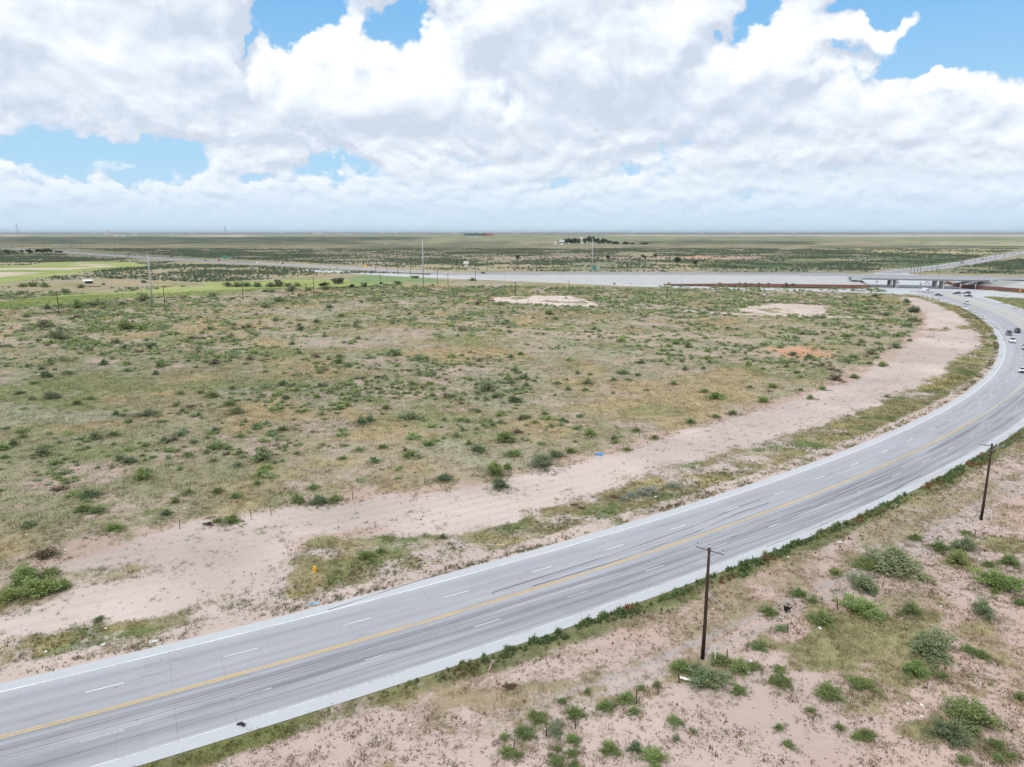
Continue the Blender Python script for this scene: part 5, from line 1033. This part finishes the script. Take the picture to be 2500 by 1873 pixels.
for (k, c, px, py, rz, lab, z) in [('suv', 'white', 2416.5, 631, R(40), 'white van on the far road beyond the bridge', 0), ('suv', 'black', 2398.6, 634, R(40), 'black car behind the white van on the far road', 0), ('suv', 'dark grey', 2348, 642.5, R(40), 'dark car on the far road nearest beyond the bridge', 0), ('suv', 'black', 2442, 621, R(45), 'small black car farther up the far road', 0), ('suv', 'silver', 2477, 619.5, R(45), 'pale car at the far end of the far road', 0),
    ('bus', 'yellow', 233, 620, R(-44), 'yellow bus on the far left highway', 0), ('suv', 'white', 264, 620, R(-44), 'small white car right of the yellow bus', 0), ('semi', 'black', 314, 623, R(-44), 'black lorry in the middle of the far left highway', 0), ('pickup', 'white', 336, 624, R(-44), 'white pickup right of the black lorry on the left highway', 0), ('suv', 'white', 298, 623, R(-44), 'white car left of the black lorry on the highway', 0), ('suv', 'black', 313, 627, R(-44), 'dark car in front of the black lorry on the highway', 0),
    ('semi', 'black', 418, 628.5, R(-44), 'second black lorry on the left highway, nearer one', 0), ('suv', 'white', 443, 635.5, R(-44), 'white car below the second black lorry', 0), ('semi', 'white', 3, 604, R(-44), 'white lorry at the far left edge of the highway', 0), ('semi', 'red', 535, 637, R(-43), 'red lorry on the highway left of the green sign', 0), ('suv', 'black', 502, 638, R(-43), 'dark car left of the red lorry', 0), ('box', 'white', 630.6, 646, R(-43), 'white box truck on the highway between golf course and plain', 0),
    ('suv', 'dark grey', 691, 644.5, R(-42), 'dark car on the upper highway lanes, right of the white box truck', 0), ('suv', 'white', 825, 657.5, R(-38), 'white car on the highway above the green hill', 0), ('suv', 'black', 1181, 668.8, R(-20), 'black car on the highway right at the start of the concrete slope', 2.8), ('semi', 'yellow', 116, 604, R(-44), 'yellow truck on the far left highway above the row of trees', 0)]:
    vehicle(k, c, px, py, rz, lab, z, g3)

# ------------------------------------------------------------------ signs and signals
def post_sign(px, py, h, w, hh, mat, lab, shape='rect', z0=0, posts=1, grp=None, rz=0):
    x, y, _ = at(px, py, z0); t = empty('road_sign', (x, y, z0), rz, label=lab, cat='road sign', group=grp)
    for i in range(posts): dx = 0 if posts == 1 else (i-.5)*w*.6; MB().tube([(dx, .05, -.1), (dx, .05, h)], .05 if posts == 1 else .1, 6).build('post', M['galv'], t)
    v = MB()
    if shape == 'rect': v.box((0, 0, h-hh/2), (w, .04, hh))
    elif shape == 'diamond': v.prism([(0, h-hh), (w/2, h-hh/2), (0, h), (-w/2, h-hh/2)], -.03, .02)
    else: v.prism([(0, h-hh), (w/2, h), (-w/2, h)], -.03, .02)
    v.build('panel', mat, t); return t
post_sign(2356, 757, 2.6, .9, 1.1, M['steel'], 'small grey sign seen from behind at the left road edge before the junction')
post_sign(549, 637, 8, 9, 3.4, M['green'], 'wide green highway sign beside the far left highway', posts=2)
post_sign(1451, 669, 7.5, 3.6, 4.0, M['green'], 'green highway sign standing on the embankment beside the steel mast', posts=2, z0=5)
post_sign(893, 655, 4.5, 2.8, 2.8, M['yellow'], 'yellow sign beside the highway above the green hill', posts=1)
post_sign(2140, 698, 4.2, 1.8, 1.8, M['yellow'], 'yellow diamond sign under the left end of the bridge', 'diamond')
post_sign(2325, 702, 4.2, 1.8, 1.8, M['yellow'], 'yellow diamond sign under the right end of the bridge', 'diamond')
post_sign(2344, 708, 4.0, 1.5, 1.5, M['sigred'], 'red sign on a post right of the last bridge column')
post_sign(2490, 716, 2.6, 1.0, 1.4, M['yellow'], 'yellow sign before the red wall at the right photo edge')
post_sign(2421, 718, 2.6, 1.1, 1.0, M['white'], 'white triangular give way sign on the traffic island right of the junction', 'tri')
post_sign(2321, 693, 6.6, 1.3, 1.3, M['white'], 'white square sign between the orange signal heads under the bridge')
def signal(px, py, h, lab, heads, arm=0):
    x, y, _ = at(px, py); t = empty('traffic_signal', (x, y, 0), label=lab, cat='traffic light', group='traffic lights at the junction')
    MB().tube([(0, 0, 0), (0, 0, h)], [.16, .11], 8).build('pole', M['galv'], t)
    if arm: MB().tube([(0, 0, h-.5), (arm, 0, h)], [.1, .06], 6).build('mast_arm', M['galv'], t)
    for (dx, z, mt) in heads:
        hd = MB().box((dx, -.15, z), (.5, .35, 1.3)).build('signal_head', mt, t)
        MB().tube([(dx, -.36, z+.38), (dx, -.33, z+.38)], .14, 8).build('lens', M['red'], hd)
signal(2244, 713, 8.5, 'pale traffic light pole left of the white box truck', [(.3, 5.5, M['dark'])]); signal(2225, 716, 4.2, 'short traffic light pole at the left corner of the junction', [(.25, 3.6, M['galv'])])
signal(2380, 715, 7.5, 'traffic light pole right of the waiting cars', [(-.4, 5.2, M['galv'])]); signal(2343, 711, 6.0, 'traffic light pole behind the waiting cars', [(.35, 4.4, M['galv'])])
signal(2305, 703, 6.6, 'traffic light with orange backed heads under the right bridge span', [(1.8, 5.7, M['orange']), (6.2, 5.6, M['orange'])], 7)
signal(2193, 707, 6.5, 'traffic light pole by the left bridge columns', [(-.4, 5.0, M['dark'])])
MB().tube([(0, 0, 0), (.05, 0, 1.9)], [.14, .10], 8).build('marker_post', M['white'], label='short white marker post at the edge of the dirt strip near the junction', cat='marker post').location = at(2227, 772)

# ------------------------------------------------------------------ buildings and rigs far off
def building(px, py, w, d, h, wall_m, roof_m, lab, gable=True, rz=0, grp=None):
    x, y, _ = at(px, py); t = empty('building', (x, y, 0), rz, label=lab, cat='building', group=grp)
    MB().box((0, 0, h*.35), (w, d, h*.7)).build('wall', wall_m, t)
    if gable: MB().prism([(-d/2-.4, 0), (0, h*.42), (d/2+.4, 0)], -w/2-.4, w/2+.4).build('roof', roof_m, t); t.children[-1].location = (0, 0, h*.7); t.children[-1].rotation_euler = (0, 0, R(90))
    else: MB().box((0, 0, h*.7+.2), (w+.8, d+.8, .4)).build('roof', roof_m, t)
    for k in (-1, 1): MB().box((k*w*.25, -d/2-.02, h*.33), (w*.12, .08, h*.24)).build('window', M['glass'], t)
    MB().box((0, -d/2-.02, h*.26), (w*.08, .08, h*.5)).build('door', M['postw'], t); return t
x, y, _ = at(216, 693); t = empty('golf_shelter', (x, y, 0), R(12), label='small golf course shelter with a pale pitched roof on posts', cat='shelter')
for dx in (-2.7, 0, 2.7):
    for dy in (-1.6, 1.6): MB().box((dx, dy, 1.2), (.2, .2, 2.4)).build('post', M['postw'], t)
MB().box((0, 1.5, 1.1), (5.2, .15, 2.0)).build('wall', M['postw'], t); MB().box((0, 0, .02), (8, 6, .12)).build('slab', M['shoulder'], t)
r_ = MB().prism([(-2.5, 0), (0, 1.1), (2.5, 0)], -3.6, 3.6).build('roof', M['roofw'], t); r_.location = (0, 0, 2.4); r_.rotation_euler = (0, 0, R(90))
building(1371, 597, 40, 16, 11, M['wallw'], M['roofw'], 'long white roofed ranch barn left of the dark far trees')
building(1356, 597, 18, 10, 6, M['wallw'], M['roofw'], 'small low white shed left of the long ranch barn')
building(1420, 594, 26, 16, 16, M['wallw'], M['roofw'], 'white gabled ranch house between the dark far trees')
building(1190, 576, 120, 60, 34, M['redroof'], M['redroof'], 'red roofed building right of the farthest clump of trees', False)
building(1138, 650, 16, 6, 4, M['wallw'], M['roofw'], 'low pale trailer on the plain just beyond the highway')
g4 = 'white specks of buildings along the horizon'
for i, px in enumerate([212,230,262,330,470,560,690,775,800,830,905,930,965,1015,1010,1040,1080,1110,1210,1260,1330,1542,1712,1800,1935,2240,2150]):
    py = 569.2+(i*37 % 5)*.55; building(px, py, 90+20*(i % 4), 50, 22+8*(i % 3), M['wallw'], M['roofw'], 'tiny white building on the horizon, '+pa(px), i % 2 == 0, 0, g4)
for i, (px, py) in enumerate([(285,577.3),(303,578.6),(330,575.6),(846,574.5),(858,574.2),(420,576.8),(2055,577.8),(2240,580),(1898,576.6)]): building(px, py, 40, 20, 10, M['wallw'], M['roofw'], 'small pale building on the far plain, '+pa(px), True, 0, g4)
def rig(px, py, pt, lean, lab):
    x, y, _ = at(px, py); h = min(at_d(px, pt, y), 230); t = empty('drilling_rig', (x, y, 0), label=lab, cat='drilling rig'); w = h*.075
    MB().box((0, 0, h*.08), (w*3.2, w*2, h*.14)).build('platform', M['steel'], t)
    v = MB()
    for sx, sy in ((-1, -1), (1, -1), (1, 1), (-1, 1)): v.tube([(sx*w, sy*w, h*.1), (sx*w*.5-lean*h, sy*w*.5, h)], h*.008, 4)
    for k in range(9):
        f0, f1 = .1+.9*k/9, .1+.9*(k+1)/9; w0 = w*(1-.5*k/9); w1 = w*(1-.5*(k+1)/9)
        for sy in (-1, 1): v.tube([(-w0-lean*h*k/9, sy*w0, h*f0), (w1-lean*h*(k+1)/9, sy*w1, h*f1)], h*.006, 4)
    v.build('derrick', M['steel'], t); MB().box((-lean*h, 0, h), (w*1.6, w*1.6, h*.05)).build('crown_block', M['steel'], t)
rig(44, 571, 548, .05, 'tall leaning drilling rig tower on the far left horizon'); rig(551, 574.5, 553, .0, 'slender red and white drilling rig on the horizon left of centre')
for i in range(14):
    px = 1020+i*62+((i*29) % 17); x, y, _ = at(px, 570.2); t = empty('pylon', (x, y, 0), label='tiny grey lattice pylon on the horizon, '+pa(px), cat='pylon', group='row of pylons along the horizon')
    H = 62; v = MB().tube([(-8, 0, 0), (0, 0, H)], [1.2, .6], 4).tube([(8, 0, 0), (0, 0, H)], [1.2, .6], 4); v.build('tower', M['steel'], t); MB().box((0, 0, H*.82), (26, 1.2, 1.4)).build('crossarm', M['steel'], t)

# ------------------------------------------------------------------ the air between here and the horizon
v = MB().box((0, 22000, 50), (100000, 76000, 110)); hz_o = v.build('haze', None, kind='stuff')
m_ = bpy.data.materials.new('haze_air'); m_.use_nodes = True; n = NT(m_.node_tree); n.n.clear()
pv = n.add('ShaderNodeVolumePrincipled', {'Color': (.78, .90, 1.0, 1), 'Density': 2.9e-5, 'Anisotropy': .2}); o_ = n.add('ShaderNodeOutputMaterial'); n.l.new(pv.outputs[0], o_.inputs['Volume'])
hz_o.data.materials.append(m_); sc.cycles.volume_bounces = 0
